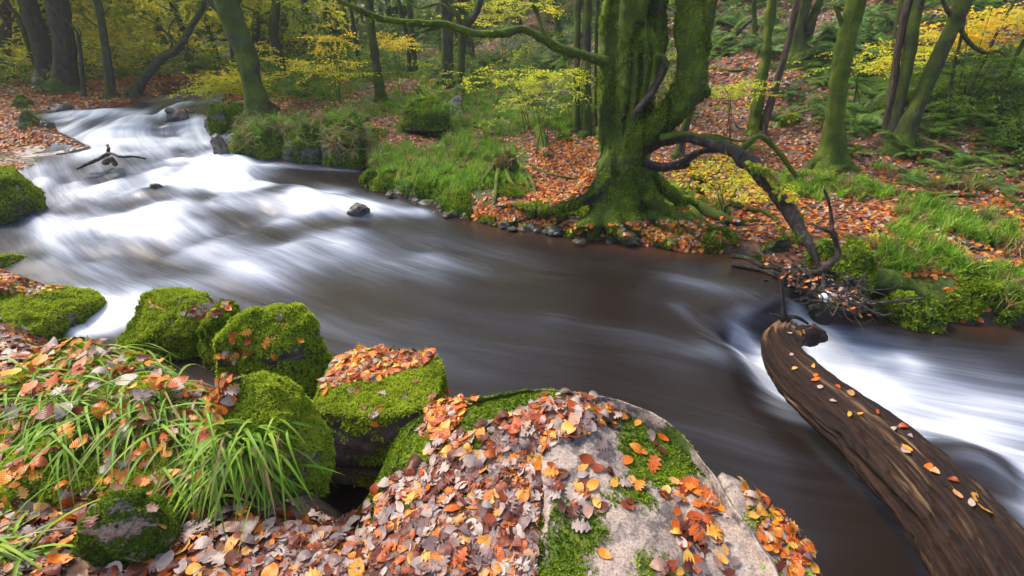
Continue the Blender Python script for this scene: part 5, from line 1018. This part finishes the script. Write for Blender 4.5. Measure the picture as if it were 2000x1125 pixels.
# ------------------------------------------------------------------ ferns
def frond(seed, n=15):
    r_ = random.Random(seed); V = []; F = []; L = 1.0; arch = r_.uniform(.35, .65)
    def c_(f): return np.array([L * f * .9, 0, L * (.62 * f - arch * f * f)])
    for j in range(n):
        f = .12 + .88 * j / (n - 1); p0 = c_(f); w_ = .26 * math.sin(min(1, f * 1.05) * math.pi) ** .7 * (1 - .35 * f) + .012
        for sg in (-1, 1):
            b = len(V); tip = p0 + np.array([w_ * .35, sg * w_, -.04 - r_.uniform(0, .04)]); m1 = p0 + np.array([-.022, sg * w_ * .45, .0]); m2 = p0 + np.array([.042, sg * w_ * .45, .0]); V += [p0, m1, tip, m2]; F.append((b, b + 1, b + 2, b + 3) if sg > 0 else (b, b + 3, b + 2, b + 1))
    for j in range(5):
        b = len(V); p0, p1 = c_(j / 5), c_((j + 1) / 5); V += [p0 + [0, -.006, 0], p0 + [0, .006, 0], p1 + [0, .006, 0], p1 + [0, -.006, 0]]; F.append((b, b + 1, b + 2, b + 3))
    return np.array(V), np.array(F)
FR = [frond(i) for i in range(4)]; FRM = [mesh('frond', v, f, M['fern']) for v, f in FR]
def fern_mesh(seed, n=8):
    r_ = random.Random(seed); B = Bag()
    for k in range(n):
        v, f = r_.choice(FR); a = 6.28 * k / n + r_.uniform(-.3, .3); s = r_.uniform(.7, 1.1); t = r_.uniform(-.35, .3); x, y, z = v.T; x2 = x * math.cos(t) - z * math.sin(t); z2 = x * math.sin(t) + z * math.cos(t)
        B.add(s * np.stack([x2 * math.cos(a) - y * math.sin(a), x2 * math.sin(a) + y * math.cos(a), z2], -1), f)
    return mesh('fern', *B.get(), M['fern'])
C_F = src_col('ferns', [fern_mesh(i) for i in range(5)])
n0 = 40000; yy = 6 + 34 * rng.random(n0) ** 1.1; xx = rng.uniform(-.75, 1.15, n0) * yy; sl_ = (xx + yy - 12.2) / 1.414; nn = fbm(np.stack([xx, yy, 0 * xx], -1) * .45, 4, 51)
kp = (sl_ > 0) & (rng.random(n0) < np.clip(.42 + nn * 1.5, 0, .85) * np.clip(.3 + sl_ / 5, 0, 1)) & ~inside(xx, yy, RIV); xy = np.stack([xx, yy], -1)[kp][:4300]
p, n_ = drop(xy, 25.0); tz = terrain(xy[:, 0], xy[:, 1])[0]; ok = np.abs(p[:, 2] - tz) < .3; p, n_ = p[ok], n_[ok]
dd = p[:, 1] + p[:, 0] * .3; nearest = np.argsort(dd)[:60]; rest = np.setdiff1d(np.arange(len(p)), nearest)
scatter('fern_cover', C_F, p[rest], euler_on(n_[rest] + [0, 0, .6], None, .12), rng.uniform(.28, .62, len(rest)), np.clip(rng.normal(.5, .22, len(rest)), 0, 1), 'green ferns and bramble cover spreading over the wooded slope')
def fern_thing(q, s, label, grp, nf=8):
    t = empty('fern', q, label, 'fern', grp)
    for k in range(nf):
        o = link('frond', random.choice(FRM), t); o.location = q; s2 = s * random.uniform(.7, 1.1); o.scale = (s2,) * 3; o.rotation_euler = (0, random.uniform(-.3, .3), 6.28 * k / nf + random.uniform(-.3, .3)); o['tint'] = min(1, max(0, random.gauss(.5, .2)))
for i in nearest:
    q = Vector(p[i]); lft = q.x < 1.5
    fern_thing(q, random.uniform(.26, .48), 'green fern at the foot of the slope left of the big beech' if lft else 'green fern at the foot of the slope right of the big beech', 'ferns left of the big beech' if lft else 'ferns right of the big beech')
for px, s, lb in [((1665,470),.22,'bright young fern on the mossy bank behind the driftwood'), ((1310,470),.14,'small fern on the root bank under the beech'), ((612,262),.16,'small fern above the bright green stone at the bank'), ((1820,390),.35,'fern above the hanging tussock at right'), ((1660,300),.4,'fern spreading right of the stout mossy trunk'), ((1900,310),.5,'wide fern near the right edge'), ((1440,372),.16,'tiny fern in the yellow leaves')]:
    h = TREE.ray_cast(Vector((0, 0, CAM_H)), ray(*px).normalized()); fern_thing(h[0], s, lb, None)
# ------------------------------------------------------------------ foliage
def spray(seed, n=20, L=.7, leaf=.065, mat='leaf_yellow', flat=.25):
    r_ = random.Random(seed); V = []; F = []
    def add_leaf(c_, a, s):
        el = r_.gauss(0, flat); d = np.array([math.cos(a), math.sin(a), el]); s_ = np.array([-math.sin(a), math.cos(a), r_.gauss(0, .35)]) * s * .34; b = len(V)
        V.extend([c_, c_ + d * s * .5 + s_, c_ + d * s + [0, 0, -.2 * s], c_ + d * s * .5 - s_]); F.append((b, b + 1, b + 2, b + 3))
    twigs = [(0, L)] + [(r_.uniform(-.9, .9), L * r_.uniform(.4, .7)) for _ in range(4)]
    for k, (a, l) in enumerate(twigs):
        o_ = np.array([L * .22 * k * (k > 0) * .8, 0, 0.]); m = max(2, int(n / 5 * (1.4 if k == 0 else .9)))
        e = o_ + np.array([math.cos(a) * l, math.sin(a) * l, -.1 * l]); b = len(V); w_ = .004; V.extend([o_ - [0, w_, 0], o_ + [0, w_, 0], e + [0, w_ * .5, 0], e - [0, w_ * .5, 0]]); F.append((b, b + 1, b + 2, b + 3))
        for j in range(m): f = (j + .6) / m; add_leaf(o_ + (e - o_) * f, a + r_.choice([-1, 1]) * r_.uniform(.5, 1.1), leaf * r_.uniform(.7, 1.25))
    return mesh('spray', np.array(V), np.array(F), M[mat])
C_Y = src_col('yellow_sprays', [spray(i, 26, .7, .075) for i in range(5)]); C_GR = src_col('green_sprays', [spray(10 + i, 26, .6, .07, 'leaf_green', .5) for i in range(5)])
C_SM = src_col('small_sprays', [spray(20 + i, 24, .4, .035, 'leaf_green', .4) for i in range(4)])
def cloud(c_, r_, n, clump=6, k=.35):
    cc = rng.normal(0, .5, (clump, 3)); i = rng.integers(0, clump, n); q = cc[i] + rng.normal(0, k, (n, 3)) * [1, 1, .45]
    return np.array(c_) + q * np.array(r_)
def foliage(parent, c_, r_, n, src, t0, t1, name='crown', clump=8, size=1.0, flat=.3, zmin=None):
    p = cloud(c_, r_, n, clump)
    if zmin is not None: p[:, 2] = np.maximum(p[:, 2], zmin + .3 * rng.random(n))
    patch = .5 + .5 * np.clip(fbm(p * .6, 3, 17) * 2.5, -1, 1); t = np.clip(t0 + (t1 - t0) * (.65 * patch + .35 * rng.random(n)), 0, 1)
    return scatter(name, src, p, euler_on(np.tile([0, 0, 1.], (n, 1)), None, flat), size * rng.uniform(.7, 1.3, n), t, parent=parent)
for t, pts, tops, r0 in TREES:
    b = t.location; ratio = b.x / max(1, b.y); nm = t.name
    if t.get('group') or b.y > 9:
        if ratio < -.28 and b.y > 8.5:
            yel = ratio < -.42 or random.random() < .3; far_ = b.y > 13
            z0 = b.z + (1.9 if far_ else 2.6)
            foliage(t, (b.x, b.y + 1.6, z0 + 1.6), (2.6, 2.2, 1.7), 240 if far_ else 160, C_Y if yel else C_GR, .05 if yel else .35, .72 if yel else 1.0, size=1.25, zmin=b.z + .9)
        elif b.y > 10:
            foliage(t, (pts[-1][0].x, pts[-1][0].y, pts[-1][0].z - .8), (2.4, 2.4, 1.3), 16, C_Y if random.random() < .4 else C_GR, .1, .8, size=1.6)
    else:
        for q in tops[:0]: foliage(t, q[:], (1.6, 1.6, .8), 26, C_Y if random.random() < .5 else C_GR, .1, .8, size=1.5, clump=4)
def shrub(px, Y, rpx, n, src, t0, t1, label, name='shrub', size=1.0, deep=.8, cat='shrub', stems=3, root=None, flat=.2, clump=9):
    c_ = PY(px[0], px[1], Y); g = GC.down(c_.x, c_.y)[0]; g = g if g is not None else c_; t = empty(name, (c_.x, c_.y, g.z), label, cat)
    rx = rpx[0] / FOC * depth(c_); rz = rpx[1] / FOC * depth(c_)
    foliage(t, c_[:], (rx, deep, rz), n, src, t0, t1, 'foliage', size=size, flat=flat, clump=clump, zmin=g.z + .02)
    for k in range(stems):
        e = c_ + Vector((random.uniform(-1, 1) * rx * .9, random.uniform(-.4, .4) * deep, random.uniform(-.2, .8) * rz)); b = Vector((c_.x + random.uniform(-.1, .1), c_.y, g.z - .05)); m_ = b.lerp(e, .5) + Vector((0, 0, .2 * (e - b).length))
        V, F = tube([b, m_, e], [.009, .006, .003], 6, 12, rough=.1, seed=k); obj('stem', V, F, M['bark_far'], t)
    return t
shrub((462,150), 12.5, (36,36), 50, C_Y, .25, .75, 'yellow leaved bush behind the stout leaning beech', size=.8)
shrub((440,175), 12, (25,15), 60, C_Y, .2, .6, 'low yellow green bush at the river bend', size=.7)
shrub((640,85), 12, (60,45), 34, C_Y, .45, .95, 'orange yellow leaved sapling under the tangled trunk', size=.7)
shrub((595,125), 12, (55,20), 30, C_Y, .45, .75, 'thin yellow layered twigs beyond the grassy bank', size=.7, deep=.5)
shrub((780,85), 13, (30,20), 40, C_Y, .5, .8, 'small yellow leaved twigs left of the thin pair', size=.6, deep=.5)
shrub((1030,150), 9.5, (80,20), 55, C_Y, .1, .6, 'layered yellow green beech sapling left of the close trunks', 'sapling', .6, .5, 'sapling')
shrub((985,35), 15, (60,30), 60, C_Y, .25, .75, 'yellow green foliage above the long mossy limb', 'sapling', .8, 1, 'sapling')
shrub((1060,185), 8.5, (60,30), 50, C_GR, .6, 1.0, 'low green sapling in grass left of the close trunks', 'sapling', .5, .5, 'sapling')
shrub((1700,122), 9.5, (100,24), 60, C_Y, .15, .7, 'flat sprays of yellow green leaves behind the mossy trunks at right', 'sapling', .55, .6, 'sapling')
shrub((1840,85), 10, (60,16), 60, C_Y, .15, .5, 'flat sprays of pale green leaves across the leaning trunk', 'sapling', .5, .6, 'sapling')
shrub((1935,45), 9, (80,35), 120, C_Y, .3, .9, 'yellow and orange leaved branches at the top right corner', 'sapling', .7, .8, 'sapling')
shrub((1900,170), 9, (95,70), 420, C_SM, .1, .6, 'dark twiggy shrub with small shiny leaves at right', size=.9, stems=9)
shrub((1975,260), 8, (50,60), 180, C_SM, .1, .6, 'dark small leaved shrub at the right edge', size=.9, stems=6)
shrub((1440,175), 9, (70,25), 50, C_Y, .1, .5, 'pale green twigs on the slope right of the big beech', size=.45, deep=.6)
shrub((1420,350), PY(1420,350,6).y, (110,24), 14, C_Y, .3, .7, 'low yellow leaved twigs under the drooping beech branch', size=.45, deep=.5, cat='sapling')
# rough green undergrowth over the wood floor beyond the banks
n0 = 26000; yy = 10 + 40 * rng.random(n0) ** 1.3; xx = rng.uniform(-1.3, .35, n0) * yy; nn = fbm(np.stack([xx, yy, 0 * xx], -1) * .35, 4, 151); wn = (xx + yy < 14) | (rng.random(n0) < .55)
tz, ins_, df_, dn_ = terrain(xx, yy); kp = wn & (~ins_) & (nn > -.22) & (df_ > 1.2) & ((dn_ > 2.0)); xy = np.stack([xx, yy], -1)[kp][:9000]; tz = tz[kp][:9000]
p = np.column_stack([xy, tz + .05 + .55 * rng.random(len(xy)) ** 2]); k = len(p)
scatter('undergrowth', C_GR, p, euler_on(np.tile([0, 0, 1.], (k, 1)), None, .5), rng.uniform(.5, 1.1, k), np.clip(rng.normal(.55, .22, k) + .25 * fbm(p * .5, 3, 5), 0, 1), 'green undergrowth covering the wood floor beyond the stream')
# leaves of the wood farther off, which reads as one mass
n0 = 9500; azf = R(-52) + R(66) * rng.random(n0) ** 1.15; rf = 19 + 32 * rng.random(n0) ** 1.2; xx, yy = rf * np.sin(azf), rf * np.cos(azf); tz = terrain(xx, yy)[0]
zz = tz + .3 + 8.5 * rng.random(n0) ** 1.5; p = np.column_stack([xx, yy, zz]); nn = fbm(p * .33, 4, 161); kp = nn > -.05; p = p[kp]; azk = azf[kp]; k = len(p)
yel = (fbm(p * .25, 3, 171) + .9 * (np.degrees(-azk) - 26) / 22 + rng.normal(0, .3, k)) > 0
for c_src, mk_, lb in ((C_Y, yel, 'mass of yellow autumn leaves in the far wood at left'), (C_GR, ~yel, 'mass of green leaves in the far wood')):
    q = p[mk_]; m_ = len(q); scatter('far_foliage', c_src, q, euler_on(np.tile([0, 0, 1.], (m_, 1)), None, .5), rng.uniform(1.3, 2.6, m_), np.clip(rng.normal(.42, .2, m_) + .45 * fbm(q * .4, 3, 6), .05, 1), lb)
# stones and clods along the far waterline
SM = []
for i in range(6):
    PH, TH = np.meshgrid(np.linspace(0, 1.9, 14), np.arange(22) / 22 * 6.2832, indexing='ij'); v = np.stack([np.sin(PH) * np.cos(TH), np.sin(PH) * np.sin(TH) * .75, np.cos(PH) * .6], -1).reshape(-1, 3)
    for q in range(5): nv_ = rng.normal(0, 1, 3); nv_ /= np.linalg.norm(nv_); dt = v @ nv_; v = v - np.clip(dt - .62, 0, None)[:, None] * nv_ * .9
    v = v * (1 + .18 * fbm(v * 2.5, 3, i))[:, None]; SM.append(mesh('bank_stone', v, grid_faces(14, 22, True)[:, ::-1], M['rock_dim'], {'moss': np.clip(.25 + .5 * v[:, 2] + .4 * fbm(v * 2, 3, i + 9), 0, 1)}))
kk = 0
for i in range(0, len(FBD) - 1):
    p0 = FBD[i]
    if not (3.5 < p0[1] < 9.5) or p0[0] > 4.2: continue
    for j in range(2 if random.random() < .5 else 1):
        if kk >= 90: break
        o = link('bank_stone', SM[kk % 6]); f = random.random(); q = p0 + (FBD[i + 1] - p0) * f; s = random.uniform(.035, .10) * (1.6 if random.random() < .12 else 1); o.location = (q[0] + random.gauss(0, .04), q[1] + random.gauss(.02, .06), q[2] + random.uniform(-.3, .5) * s); o.scale = (s, s, s * random.uniform(.7, 1.1)); o.rotation_euler = (0, 0, random.uniform(0, 6.28)); kk += 1
        tag(o, ('small' if s < .065 else 'larger') + ' dark stone at the far waterline ' + ('left of the big beech' if q[0] < .6 else 'below the big beech' if q[0] < 1.6 else 'right of the big beech'), 'stone', 'stones along the far waterline')
# ------------------------------------------------------------------ haze in the far wood
HAZE = .0015
V = np.array([(x, y, z) for z in (-3, 32) for y in (-6, 112) for x in (-112, 112)], float); F = np.array([(0, 2, 3, 1), (4, 5, 7, 6), (0, 1, 5, 4), (2, 6, 7, 3), (0, 4, 6, 2), (1, 3, 7, 5)])
if HAZE:
    m, nt, out = newmat('haze'); pv = N(nt, 'ShaderNodeVolumePrincipled'); pv.inputs['Density'].default_value = HAZE; pv.inputs['Color'].default_value = (.93, .95, 1, 1); pv.inputs['Anisotropy'].default_value = .3; nt.links.new(pv.outputs[0], out.inputs['Volume'])
    tag(obj('haze', V, F, m, None, None, False), 'thin pale haze hanging in the far wood', kind='stuff')
print('objects', len(sc.objects))
